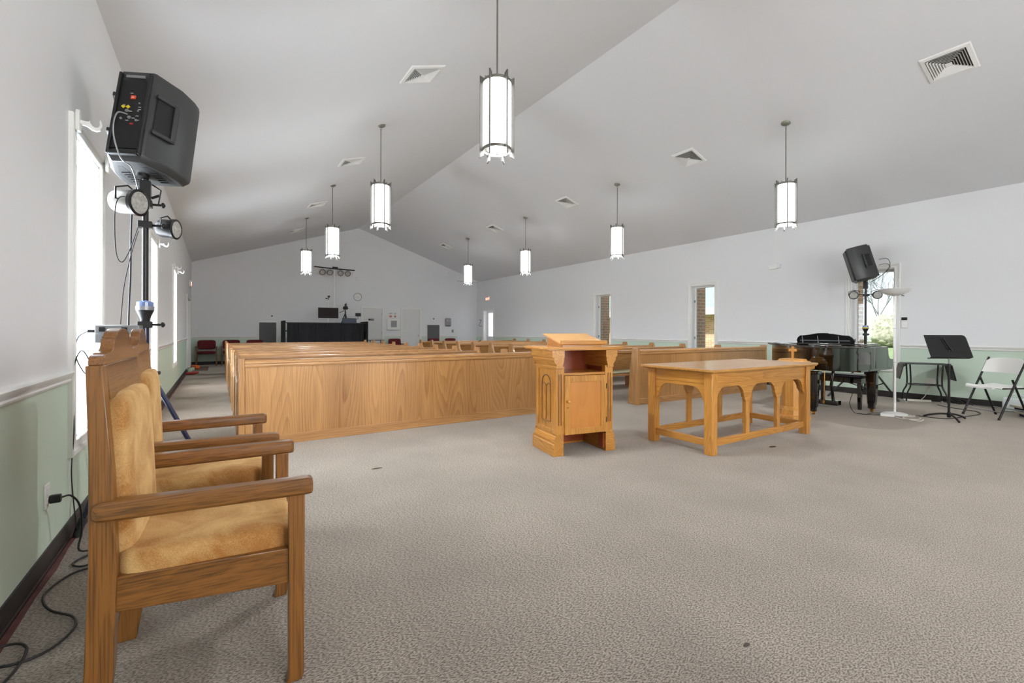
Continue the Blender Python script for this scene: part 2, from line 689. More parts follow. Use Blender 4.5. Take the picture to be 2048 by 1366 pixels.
def text_bm(b, s, size, mw, extrude=0.0005):
    """letters added to a builder"""
    cu = bpy.data.curves.new('t', 'FONT')
    cu.body = s
    cu.size = size
    cu.extrude = extrude
    cu.align_x = 'CENTER'
    cu.align_y = 'CENTER'
    tmp = bpy.data.objects.new('t', cu)
    C.objects.link(tmp)
    dg = bpy.context.evaluated_depsgraph_get()
    me = bpy.data.meshes.new_from_object(tmp.evaluated_get(dg))
    bpy.data.objects.remove(tmp)
    me.transform(mw)
    b.bm.from_mesh(me)
    bpy.data.meshes.remove(me)


def ROT(ax, deg):
    return Matrix.Rotation(R(deg), 4, ax)


def frame_mat(origin, xdir, ydir):
    x = Vector(xdir).normalized()
    y = Vector(ydir)
    y = (y - x * y.dot(x)).normalized()
    z = x.cross(y)
    m = Matrix((x, y, z)).transposed().to_4x4()
    m.translation = Vector(origin)
    return m


# ------------------------------------------------------------------ THE SETTING
T = 0.2


def wall_along_y(name, x0, x1, y0, y1, z1, holes, mat):
    b = B()
    ys = y0
    for (a, c, zb, zt) in sorted(holes):
        b.box(x0, x1, ys, a, 0, z1)
        if zb > 0:
            b.box(x0, x1, a, c, 0, zb)
        b.box(x0, x1, a, c, zt, z1)
        ys = c
    b.box(x0, x1, ys, y1, 0, z1)
    return struct(b.build(name, mat))


LW = [(3.48, 4.16), (6.95, 7.63), (10.42, 11.10)]
RW = [(2.98, 3.63), (6.39, 7.03), (9.79, 10.43)]
WZ0, WZ1 = 0.53, 2.26
LDOOR = (15.12, 16.95)
RDOOR = (16.68, 17.52)
wall_along_y('wall_left', XL - T, XL, YF - T, YB + T, HE, [(a, c, WZ0, WZ1) for a, c in LW] + [(LDOOR[0], LDOOR[1], 0, 2.04)], 'wall')
wall_along_y('wall_right', XR, XR + T, YF - T, YB + 0.5, HE, [(a, c, WZ0, WZ1) for a, c in RW] + [(RDOOR[0], RDOOR[1], 0, 2.04)], 'wall')
b = B()
b.prism([(XL, 0), (8.83, 0), (8.83, 3.325), (XR, 3.325), (XR, HE), (XM, HR), (XL, HE)], YB, YB + T, 'y')
struct(b.build('wall_back', 'wall'))
b = B()
b.box(8.83, XR, YB + T, YB + T + 0.1, 0, 3.5)
struct(b.build('wall_alcove', 'wallplain'))
b = B()
b.prism([(XL, 0), (XR, 0), (XR, HE), (XM, HR), (XL, HE)], YF - T, YF, 'y')
struct(b.build('wall_front', 'wall'))
# tall glowing windows invented for the front wall, soft fill from behind the viewer
for wi, (wx, ww) in enumerate(((1.6, 1.7), (4.62, 1.7))):
    b = B()
    b.box(wx - ww / 2 - 0.08, wx - ww / 2, YF, YF + 0.03, 0.75, 3.15).box(wx + ww / 2, wx + ww / 2 + 0.08, YF, YF + 0.03, 0.75, 3.15)
    b.box(wx - ww / 2, wx + ww / 2, YF, YF + 0.03, 0.75, 0.83).box(wx - ww / 2, wx + ww / 2, YF, YF + 0.03, 3.07, 3.15)
    fill_win = struct(b.build('window_%d' % (7 + wi), 'white'))
    b = B()
    b.box(wx - ww / 2, wx + ww / 2, YF + 0.002, YF + 0.012, 0.83, 3.07)
    b.build('pane', 'front_fill', fill_win)
b = B()
b.box(XL - T, XR + T, YF - T, YB + 0.5, -0.2, 0)
struct(b.build('floor', 'carpet'))
b = B()
tk = 0.2
dz = (HR - HE) / (XM - XL) * T
b.prism([(XL - T, HE - dz), (XM, HR), (XR + T, HE - dz), (XR + T, HE - dz + tk), (XM, HR + tk), (XL - T, HE - dz + tk)], YF - T, YB + 0.5, 'y')
struct(b.build('ceiling', 'ceiling'))

# chair rail: moulded profile (offset from wall, z)
RAILP = [(0, 0.862), (0.012, 0.862), (0.016, 0.872), (0.012, 0.88), (0.018, 0.892), (0.026, 0.902), (0.03, 0.915), (0.024, 0.924), (0.01, 0.93), (0, 0.93)]


def rail_y(name, xw, sgn, y0, y1):
    b = B()
    b.prism([(xw + sgn * p, z) for p, z in RAILP], y0, y1, 'y')
    return struct(b.build(name, 'white', smooth=30))


def rail_x(name, yw, x0, x1):
    b = B()
    b.prism([(yw - p, z) for p, z in RAILP], x0, x1, 'x')
    return struct(b.build(name, 'white', smooth=30))


CW = 0.085   # casing width
tn = 1
ys = YF
for a, c in LW + [LDOOR]:
    rail_y('trim_%d' % tn, XL, 1, ys, a - CW)
    tn += 1
    ys = c + CW
rail_y('trim_%d' % tn, XL, 1, ys, YB)
tn += 1
ys = YF
for a, c in RW + [RDOOR]:
    rail_y('trim_%d' % tn, XR, -1, ys, a - CW)
    tn += 1
    ys = c + CW
rail_y('trim_%d' % tn, XR, -1, ys, YB + T)
tn += 1
BD1, BD2 = (4.77, 5.52), (6.36, 7.10)
for x0, x1 in ((XL, 1.17), (1.83, BD1[0] - 0.08), (BD1[1] + 0.08, BD2[0] - 0.08), (BD2[1] + 0.08, 7.38), (8.06, 8.83)):
    rail_x('trim_%d' % tn, YB, x0, x1)
    tn += 1

BP = [(0, 0), (0.014, 0), (0.008, 0.012), (0.006, 0.1), (0, 0.102)]


def base_y(name, xw, sgn, segs):
    b = B()
    for y0, y1 in segs:
        b.prism([(xw + sgn * p, z) for p, z in BP], y0, y1, 'y')
    return struct(b.build(name, 'base_black'))


base_y('baseboard_left', XL, 1, [(YF, LDOOR[0] - CW), (LDOOR[1] + CW, YB)])
base_y('baseboard_right', XR, -1, [(YF, RDOOR[0] - CW), (RDOOR[1] + CW, YB + T)])
b = B()
for x0, x1 in ((XL, BD1[0] - 0.08), (BD1[1] + 0.08, BD2[0] - 0.08), (BD2[1] + 0.08, 8.83)):
    b.prism([(YB - p, z) for p, z in BP], x0, x1, 'x')
struct(b.build('baseboard_back', 'base_black'))


# ------------------------------------------------------------------ windows
def casing(b, xw, sgn, y0, y1, z0, z1, full=True):
    """mitred picture-frame casing with a stepped profile on a wall along y"""
    P = [(0.0, 0.0), (0.0, 0.016), (0.006, 0.02), (0.016, 0.02), (0.02, 0.013), (0.05, 0.014), (0.055, 0.022), (0.078, 0.025), (0.085, 0.02), (0.085, 0.0)]
    if full:
        st = [(y0, z0, -1, -1), (y0, z1, -1, 1), (y1, z1, 1, 1), (y1, z0, 1, -1), (y0, z0, -1, -1)]
    else:
        st = [(y0, 0, -1, 0), (y0, z1, -1, 1), (y1, z1, 1, 1), (y1, 0, 1, 0)]
    b.loft([[(xw + sgn * t, y + dy * o, z + dz * o) for o, t in P] for y, z, dy, dz in st], cap=not full)


def window(n, xw, sgn, y0, y1, glassmat, hinges):
    """sgn: direction into the room"""
    b = B()
    out = xw - sgn * T
    for (ya, yb, za, zb) in ((y0, y0 + 0.012, WZ0, WZ1), (y1 - 0.012, y1, WZ0, WZ1), (y0, y1, WZ0, WZ0 + 0.012), (y0, y1, WZ1 - 0.012, WZ1)):
        xa, xb = sorted((xw, out))
        b.box(xa, xb, ya, yb, za, zb)
    fr = struct(b.build('window_%d' % n, 'jamb'))
    b = B()
    casing(b, xw, sgn, y0, y1, WZ0, WZ1)
    b.build('casing', 'white', fr)
    b = B()
    s = 0.035
    xa, xb = sorted((out + sgn * 0.03, out + sgn * 0.07))
    a0, a1, c0, c1 = y0 + 0.012, y1 - 0.012, WZ0 + 0.012, WZ1 - 0.012
    b.box(xa, xb, a0, a0 + s, c0, c1).box(xa, xb, a1 - s, a1, c0, c1)
    b.box(xa, xb, a0 + s, a1 - s, c0, c0 + s).box(xa, xb, a0 + s, a1 - s, c1 - s, c1)
    b.build('sash', 'jamb', fr, bevel=0.003)
    b = B()
    xm = (xa + xb) / 2
    b.box(xm - 0.003, xm + 0.003, a0 + s, a1 - s, c0 + s, c1 - s)
    b.build('pane', glassmat, fr)
    if hinges:
        for z in (0.95, 1.86):
            b = B()
            xq = sorted((xb if sgn > 0 else xa, (xb if sgn > 0 else xa) + sgn * 0.03))
            b.box(xq[0], xq[1], a1 - 0.02, a1 - 0.002, z, z + 0.06)
            b.build('hinge', 'steel', fr)
    return fr


for i, (a, c) in enumerate(LW):
    window(i + 1, XL, 1, a, c, 'frosted', False)
for i, (a, c) in enumerate(RW):
    window(i + 4, XR, -1, a, c, 'glass', True)


def curtain_bracket(y, label):
    """white wooden bracket with an open hook, on the left wall"""
    t = thing('curtain_bracket', label, 'bracket', (XL, y, 2.31), 0, 'curtain brackets of the left windows')
    b = B()
    b.prism([(-0.025, -0.06), (0.025, -0.06), (0.03, -0.03), (0.03, 0.03), (0.018, 0.055), (-0.018, 0.055), (-0.03, 0.03), (-0.03, -0.03)], 0.026, 0.045, 'x')
    b.build('back_plate', 'white', t, bevel=0.004)
    # hook profile in x (out of the wall), z
    outer = [(0.04, -0.02), (0.08, -0.028), (0.11, -0.035), (0.14, -0.052), (0.17, -0.058), (0.198, -0.048), (0.214, -0.02), (0.21, 0.01), (0.196, 0.028), (0.192, 0.01), (0.194, -0.012), (0.182, -0.03),
             (0.162, -0.034), (0.144, -0.024), (0.13, -0.006), (0.126, 0.012), (0.118, 0.0), (0.09, 0.0), (0.06, 0.004), (0.04, 0.02)]
    outer = [(0.03 + (x - 0.04) * 0.62, z * 0.8) for x, z in outer]
    b = B()
    b.prism(outer, -0.011, 0.011, 'y')
    b.build('hook_arm', 'white', t, bevel=0.003)
    return t


bk = [(3.42, 'near white curtain bracket over the nearest left window'), (4.22, 'white curtain bracket half hidden by the big black speaker'),
      (7.69, 'white curtain bracket above the middle left window'), (10.36, 'near curtain bracket over the farthest left window'), (11.16, 'far curtain bracket over the farthest left window')]
for y, l in bk:
    curtain_bracket(y, l)

# ------------------------------------------------------------------ doors of the setting
# left wall door
b = B()
b.box(XL - 0.15, XL - 0.105, LDOOR[0] + 0.02, LDOOR[1] - 0.02, 0.01, 2.02)
d = struct(b.build('door_1', 'doorwhite'))
b = B()
casing(b, XL, 1, LDOOR[0], LDOOR[1], 0, 2.04, False)
b.box(XL - T, XL, LDOOR[0], LDOOR[0] + 0.02, 0, 2.04).box(XL - T, XL, LDOOR[1] - 0.02, LDOOR[1], 0, 2.04).box(XL - T, XL, LDOOR[0], LDOOR[1], 2.02, 2.04)
b.build('casing', 'white', d)
# back wall doors
for k, (x0, x1) in ((2, BD1), (3, BD2)):
    b = B()
    b.box(x0, x1, YB - 0.006, YB + 0.01, 0.01, 1.99)
    d = struct(b.build('door_%d' % k, 'doorwhite'))
    b = B()
    b.box(x0 - 0.075, x0 - 0.005, YB - 0.03, YB, 0, 2.07).box(x1 + 0.005, x1 + 0.075, YB - 0.03, YB, 0, 2.07).box(x0 - 0.005, x1 + 0.005, YB - 0.03, YB, 2.0, 2.07)
    b.build('casing', 'white', d, bevel=0.004)
    if k == 3:
        b = B()
        b.lathe([(0.012, 0), (0.012, 0.04), (0.028, 0.045), (0.03, 0.065), (0.02, 0.08)], n=16, mat=frame_mat((x1 - 0.07, YB - 0.005, 0.93), (1, 0, 0), (0, 0, 1)))
        b.build('knob', 'chrome', d, smooth=40)
    else:
        b = B()
        b.box(x0 + 0.22, x0 + 0.43, YB - 0.014, YB - 0.006, 1.53, 1.60)
        s = b.build('sign', 'ink', d)
        b = B()
        b.lathe([(0.018, 0), (0.018, 0.002)], n=16, mat=frame_mat((x0 + 0.39, YB - 0.014, 1.565), (1, 0, 0), (0, 0, 1)))
        b.box(x0 + 0.29, x0 + 0.35, YB - 0.016, YB - 0.0145, 1.557, 1.573)
        b.build('sign_mark', 'whiteink', s)
        for z in (0.35, 1.0, 1.75):
            b = B()
            b.box(x1 - 0.004, x1 + 0.01, YB - 0.016, YB - 0.005, z, z + 0.1)
            b.build('hinge', 'steel', d)
# right wall door: white leaf folded open in the reveal, glass door beyond
b = B()
b.box(XR + 0.14, XR + 0.18, RDOOR[0] + 0.02, RDOOR[1] - 0.02, 0.01, 2.02)
bmq = b
d = struct(b.build('door_4', 'jamb'))
b = B()
casing(b, XR, -1, RDOOR[0], RDOOR[1], 0, 2.04, False)
b.box(XR, XR + T, RDOOR[0], RDOOR[0] + 0.02, 0, 2.04).box(XR, XR + T, RDOOR[1] - 0.02, RDOOR[1], 0, 2.04).box(XR, XR + T, RDOOR[0], RDOOR[1], 2.02, 2.04)
b.build('casing', 'white', d)
b = B()
b.box(XR + 0.125, XR + 0.139, RDOOR[0] + 0.1, RDOOR[1] - 0.22, 0.9, 1.9)
b.build('door_glass', emit_mat('daylit_door_glass', (0.82, 0.88, 1.0, 1), 0.5), d)
b = B()
b.tube([(XR + 0.11, RDOOR[0] + 0.09, 1.0), (XR + 0.09, RDOOR[0] + 0.09, 1.0), (XR + 0.09, RDOOR[0] + 0.2, 1.0)], 0.01)
b.build('door_handle', 'steel', d)


# ------------------------------------------------------------------ pendants
def make_pendant():
    t = thing('pendant_lamp', 'x', 'pendant lamp', (0, 0, 0), 0, 'cylinder pendant lamps')
    zt = 4.266   # the canopies sit where the slope is this high
    b = B()
    b.lathe([(0.02, -0.035), (0.035, -0.03), (0.062, -0.012), (0.066, 0.0), (0.066, 0.03)], n=28)
    o = b.build('canopy', 'canopy', t, smooth=40)
    o.location = (0, 0, zt)
    b = B()
    b.tube([(0, 0, 3.40), (0, 0, zt - 0.06)], 0.0075, n=10)
    b.tube([(0.012 * math.cos(a), 0, zt - 0.05 + 0.016 * math.sin(a)) for a in [i * PI / 5 for i in range(11)]], 0.003, n=6)
    b.build('rod', 'nickel', t, smooth=40)
    b = B()
    b.lathe([(0.122, 2.755), (0.125, 2.76), (0.125, 3.345), (0.122, 3.35)], n=40, cap=False)
    b.build('shade', 'shade', t, smooth=50)
    b = B()
    b.lathe([(0.122, 3.338), (0.12, 3.344), (0.0001, 3.35)], n=32)
    b.build('light_stop_cap', 'plastic_white', t, smooth=40)  # opaque disc added to stop light spilling up onto the ceiling
    b = B()
    b.lathe([(0.085, 2.80), (0.06, 2.786), (0.03, 2.78), (0.0001, 2.779)], n=32)
    b.build('diffuser', 'diffuser', t, smooth=50)
    b = B()
    b.lathe([(0.124, 2.757), (0.088, 2.757), (0.088, 2.764), (0.124, 2.764)], n=40, cap=False)
    b.build('bottom_plate', 'plastic_white', t)
    for z0, z1, nm in ((3.335, 3.362, 'top_ring'), (2.742, 2.768, 'bottom_ring')):
        b = B()
        b.lathe([(0.124, z0), (0.129, z0), (0.129, z1), (0.124, z1)], n=40, cap=False)
        b.bm.faces.ensure_lookup_table()
        b.build(nm, 'nickel', t, smooth=50)
    b = B()
    for k in range(3):
        b.cbox((0, 0, 3.375), (0.25, 0.01, 0.008), ROT('Z', 60 * k).to_3x3())
    b.build('top_spider', 'nickel', t)
    b = B()
    b.lathe([(0.006, 2.712), (0.012, 2.72), (0.012, 2.735), (0.004, 2.745)], n=12)
    b.build('finial', 'steel', t, smooth=40)
    for k in range(6):
        a = k * PI / 3 + R(34)
        b = B()
        m = Matrix.Rotation(a, 4, 'Z')
        pts = [(0.118, 2.70), (0.155, 2.675), (0.155, 3.405), (0.118, 3.385)]
        q = B()
        b.loft([[m @ Vector((x, -0.007, z)) for x, z in pts], [m @ Vector((x, 0.007, z)) for x, z in pts]])
        b.build('fin', 'finmetal', t, bevel=0.001, seg=1)
    return t


PX = (2.085, 7.14)
PY = [3.45, 6.86, 10.28, 13.69]
pend = make_pendant()
words = ['nearest', 'second nearest', 'third nearest', 'farthest']
first = True
for side, px in enumerate(PX):
    for i, py in enumerate(PY):
        l = '%s lit cylinder pendant lamp of the %s row' % (words[i], ('left', 'right')[side])
        if side == 0 and i == 0:
            l = 'big lit cylinder pendant lamp at top centre, its rod leaving the picture'
        if first:
            o = pend
            o.location = (px, py, 0)
            o['label'] = l
            first = False
        else:
            o = dup(pend, (px, py, 0), l)

# ------------------------------------------------------------------ ceiling vents
def make_vent():
    t = thing('ceiling_vent', 'x', 'ceiling vent', (0, 0, 0), 0, 'square ceiling vents')

    def ring(b, r0, r1, z0, z1):
        # square ring, inner half size r0 at z0, outer r1 at z1 (sloping blade), thin
        for k in range(4):
            m = Matrix.Rotation(k * PI / 2, 4, 'Z')
            pts = [(-r0, r0, z0), (r0, r0, z0), (r1, r1, z1), (-r1, r1, z1)]
            up = [(x, y, z + 0.003) for x, y, z in pts]
            b.loft([[m @ Vector(p) for p in pts], [m @ Vector(p) for p in up]])
    b = B()
    b.box(-0.2, 0.2, -0.2, 0.2, -0.002, 0.006)
    b.build('backing', 'black_hole', t)
    b = B()
    for k in range(4):
        m = Matrix.Rotation(k * PI / 2, 4, 'Z')
        pr = [(0.172, -0.004), (0.176, -0.018), (0.212, -0.012), (0.222, 0.0), (0.172, 0.0)]
        rings = []
        for s in (-1, 1):
            rings.append([m @ Vector((s * y, y, z)) for y, z in pr])
        b.loft(rings)
    b.build('frame', 'plastic_white', t)
    for i in range(6):
        r = 0.165 - i * 0.023
        b = B()
        ring(b, r - 0.013, r, -0.004, -0.024)
        b.build('louver', 'plastic_white', t)
    b = B()
    b.box(-0.03, 0.03, -0.03, 0.03, -0.024, -0.018)
    b.build('centre_plate', 'plastic_white', t, bevel=0.002)
    return t


vent = make_vent()
vl = [5.2, 8.6, 12.0, 15.5]
vr = [1.64, 5.1, 8.5, 11.9, 15.4]
first = True
lab_l = ['left slope ceiling vent nearest the viewer', 'second ceiling vent from the viewer on the left slope', 'third ceiling vent from the viewer on the left slope', 'ceiling vent nearest the back wall on the left slope']
lab_r = ['large looking ceiling vent at the upper right of the view', 'second ceiling vent from the viewer on the right slope', 'third ceiling vent from the viewer on the right slope',
         'fourth ceiling vent from the viewer on the right slope', 'ceiling vent nearest the back wall on the right slope']
for px, arr, labs, sg in ((2.08, vl, lab_l, -1), (7.12, vr, lab_r, 1)):
    for y, l in zip(arr, labs):
        o = vent if first else dup(vent, (0, 0, 0), l)
        first = False
        o['label'] = l
        o.location = (px, y, ceil_z(px) - 0.003)
        o.rotation_euler = (0, sg * SLOPE, 0)


# ------------------------------------------------------------------ pews
EP = [(-0.26, 0.0), (-0.26, 0.10), (-0.255, 0.36), (-0.275, 0.42), (-0.29, 0.50), (-0.285, 0.56), (-0.255, 0.592), (-0.20, 0.60), (-0.14, 0.615), (-0.085, 0.66), (-0.05, 0.73), (-0.02, 0.81), (-0.008, 0.858),
      (0.10, 0.858), (0.115, 0.84), (0.17, 0.55), (0.22, 0.1), (0.22, 0.0)]


def make_pew(L):
    t = thing('church_pew', 'x', 'pew')
    for x0 in (0, L - 0.05):
        b = B()
        b.prism(EP, x0, x0 + 0.05, 'x')
        b.build('end_panel', 'pew_z', t, bevel=0.006)
    b = B()
    # leaning back board
    b.prism([(0.042, 0.75), (0.078, 0.75), (0.165, 0.38), (0.125, 0.38)], 0.05, L - 0.05, 'x')
    b.build('backrest', 'pew_x', t)
    b = B()
    b.prism([(0.012, 0.782), (0.017, 0.795), (0.035, 0.80), (0.078, 0.80), (0.095, 0.792), (0.097, 0.748), (0.088, 0.738), (0.035, 0.738), (0.018, 0.748)], 0.05, L - 0.05, 'x')
    b.build('cap_rail', 'pew_x', t, smooth=40)
    b = B()
    b.prism([(-0.25, 0.375), (-0.255, 0.40), (-0.245, 0.412), (0.13, 0.40), (0.13, 0.37)], 0.05, L - 0.05, 'x')
    b.build('seat', 'pew_x', t)
    b = B()
    b.prism([(-0.245, 0.413), (-0.255, 0.43), (-0.24, 0.45), (-0.1, 0.455), (0.10, 0.446), (0.112, 0.43), (0.11, 0.405)], 0.055, L - 0.055, 'x')
    b.build('seat_cushion', 'pewcushion', t, smooth=60)
    b = B()
    b.box(L / 2 - 0.025, L / 2 + 0.025, -0.2, 0.12, 0, 0.375)
    b.build('seat_support', 'pew_z', t)
    b = B()
    b.prism([(0.15, 0.50), (0.25, 0.50), (0.25, 0.62), (0.238, 0.62), (0.238, 0.512), (0.15, 0.512)], 0.4, L - 0.4, 'x')
    b.build('book_rack', 'pew_x', t)
    return t


def make_screen(L):
    t = thing('pew_front_screen', 'x', 'pew')
    for x0 in (0, L - 0.05):
        b = B()
        b.prism([(-0.0, 0.0), (-0.0, 0.875), (0.11, 0.875), (0.16, 0.6), (0.20, 0.1), (0.20, 0.0)], x0, x0 + 0.05, 'x')
        b.build('end_panel', 'pew_z', t, bevel=0.004)
    b = B()
    b.box(0.05, L - 0.05, 0.012, 0.03, 0.095, 0.79)
    b.build('front_panel', 'panel', t)
    b = B()
    b.prism([(0.0, 0.785), (-0.004, 0.80), (0.0, 0.815), (-0.008, 0.82), (-0.008, 0.838), (0.002, 0.85), (0.06, 0.856), (0.085, 0.85), (0.085, 0.785)], 0.05, L - 0.05, 'x')
    b.build('cap_rail', 'pew_x', t, smooth=30)
    b = B()
    b.box(0.05, L - 0.05, 0.0, 0.05, 0.0, 0.095)
    b.build('base_rail', 'pew_x', t, bevel=0.003)
    b = B()
    b.prism([(0.03, 0.48), (0.13, 0.48), (0.13, 0.60), (0.118, 0.60), (0.118, 0.492), (0.03, 0.492)], 0.3, L - 0.3, 'x')
    b.build('book_rack', 'pew_x', t)
    return t


ordw = ['first', 'second', 'third', 'fourth', 'fifth', 'sixth', 'seventh', 'eighth', 'ninth', 'tenth']
LL, LR = 3.64, 3.6
sc = make_screen(LL)
sc.location = (0.18, 5.085, 0)
sc['label'] = 'long oak front screen with arched veneer grain before the left pews'
s2 = dup(sc, (5.45, 4.80, 0), 'oak front screen of the right pews, behind the communion table', R(-1.0))
pew = make_pew(LL)
for k in range(10):
    l = 'oak pew in the left block, %s behind its front screen' % ordw[k] if k < 9 else 'oak pew in the left block, the last one before the black skirted booth'
    o = pew if k == 0 else dup(pew, (0, 0, 0), l)
    o.location = (0.18, 6.0 + 0.885 * k, 0)
    o['label'] = l
    o['group'] = 'pews of the left block'
for k in range(10):
    l = 'oak pew in the right block, %s behind its front screen' % ordw[k] if k < 9 else 'oak pew in the right block, the last one before the back wall'
    o = dup(pew, (5.45, 5.72 + 0.885 * k, 0), l)
    o['group'] = 'pews of the right block'


# ------------------------------------------------------------------ clergy chairs
def make_cathedra(label):
    t = thing('clergy_chair', label, 'armchair')
    # local: x forward, y across (near side -), front legs slightly wider
    hw_f, hw_b = 0.30, 0.275
    pw = 0.045

    for s in (-1, 1):
        # front leg
        b = B()
        y0, y1 = sorted((s * hw_f, s * (hw_f - pw)))
        b.loft([[(0.215, y0, 0), (0.262, y0, 0), (0.262, y1, 0), (0.215, y1, 0)],
                [(0.222, y0, 0.02), (0.268, y0, 0.02), (0.268, y1, 0.02), (0.222, y1, 0.02)],
                [(0.222, y0, 0.615), (0.27, y0, 0.615), (0.27, y1, 0.615), (0.222, y1, 0.615)]])
        lg = b.build('front_leg', 'chair_z', t, bevel=0.003)
        b = B()
        b.lathe([(0.015, 0.0), (0.016, 0.004)], c=(0.24, (y0 + y1) / 2), n=14)
        b.build('glide', 'plastic_white', lg)
        # back post: curved splayed foot
        b = B()
        y0, y1 = sorted((s * hw_b, s * (hw_b - pw)))
        rear = [(-0.302, 0.0), (-0.292, 0.08), (-0.280, 0.2), (-0.276, 0.34), (-0.271, 0.5), (-0.271, 0.8), (-0.278, 1.05)]
        frnt = [(-0.242, 0.0), (-0.228, 0.08), (-0.217, 0.2), (-0.214, 0.34), (-0.210, 0.47), (-0.220, 0.75), (-0.242, 1.05)]
        b.prism(rear + frnt[::-1], y0, y1, 'y')
        b.build('back_post', 'chair_z', t, bevel=0.003)
        # side rail
        b = B()
        ya, yb = s * (hw_b - 0.012), s * (hw_f - 0.012)
        yc, yd = s * (hw_b - 0.04), s * (hw_f - 0.04)
        x0, x1 = -0.225, 0.224
        b.loft([[(x0, ya, 0.352), (x0, yc, 0.352), (x0, yc, 0.452), (x0, ya, 0.452)], [(x1, yb, 0.322), (x1, yd, 0.322), (x1, yd, 0.436), (x1, yb, 0.436)]])
        b.build('side_rail', 'chair_x', t, bevel=0.003)
        # arm: rounded bar
        b = B()
        sec = []
        w, h = 0.058, 0.055
        for k in range(16):
            a = 2 * PI * k / 16 + PI / 16
            ca, sa = math.cos(a), math.sin(a)
            q = (abs(ca) ** 5 + abs(sa) ** 5) ** (1 / 5)
            sec.append((ca / q * w / 2, sa / q * h / 2))
        rings = []
        xs = [(-0.264, 0.35), (-0.261, 0.7), (-0.252, 0.92), (-0.236, 1.0), (0.0, 1.0), (0.275, 1.0), (0.288, 0.93), (0.292, 0.8)]
        for x, k in xs:
            f = (x + 0.264) / 0.555
            yc_ = s * (hw_b + 0.012 - 0.02 + (hw_f - hw_b) * f)
            z = 0.646 - 0.010 * f
            rings.append([(x, yc_ + u * k, z + v * k) for u, v in sec])
        b.loft(rings)
        b.build('arm', 'chair_x', t, smooth=35)
    # front and back rails
    b = B()
    b.box(0.226, 0.25, -0.256, 0.256, 0.33, 0.43)
    b.build('front_rail', 'chair_y', t, bevel=0.002)
    b = B()
    b.box(-0.275, -0.245, -0.23, 0.23, 0.36, 0.43)
    b.build('back_rail', 'chair_y', t)
    b = B()
    b.loft([[(-0.273, y, 0.95), (-0.232, y, 0.95), (-0.243, y, 1.05), (-0.277, y, 1.05)] for y in (-0.2305, 0.2305)])
    b.build('top_rail', 'chair_y', t, bevel=0.002)
    # crest
    half = [(0.262, 1.05), (0.262, 1.068), (0.256, 1.084), (0.243, 1.092), (0.215, 1.093), (0.212, 1.1), (0.175, 1.1)]
    for i in range(7):
        a = i / 6 * PI / 2
        half.append((0.175 - 0.05 * math.sin(a), 1.15 - 0.05 * math.cos(a)))
    half += [(0.125, 1.158), (0.108, 1.158)]
    for i in range(9):
        a = i / 8 * PI / 2
        half.append((0.100 * math.cos(a), 1.165 + 0.042 * math.sin(a)))
    z = lambda v: 1.05 + (v - 1.05) * 0.66
    pts = [(y, z(v)) for y, v in half] + [(-y, z(v)) for y, v in half[::-1][1:]]
    b = B()
    b.prism(pts, -0.275, -0.242, 'x')
    b.build('crest', 'chair_y', t, bevel=0.002)
    b = B()
    b.cbox((-0.262, 0, 0.7), (0.012, 0.47, 0.52), ROT('Y', -2).to_3x3())
    b.build('back_board', 'chair_z', t)
    # cushions
    b = B()
    b.pillow((-0.224, 0, 0.70), (0.085, 0.458, 0.52), p=6, n=14, m=ROT('Y', -2.5).to_3x3())
    b.build('back_cushion', 'velvet', t, smooth=60)
    b = B()
    b.pillow((0.010, 0, 0.45), (0.47, 0.53, 0.125), p=8, n=16, m=ROT('Y', 1.5).to_3x3())
    b.build('seat_cushion', 'velvet', t, smooth=60)
    return t


ch1 = make_cathedra('oak armchair with tan velvet cushions and carved crest, nearest the viewer')
ch1.location = (-0.014, 1.935, 0)
ch1.rotation_euler = (0, 0, R(-1.8))
ch2 = dup(ch1, (-0.045, 2.70, 0), 'oak armchair with tan velvet seat, mostly hidden behind the nearest one', R(0.5))


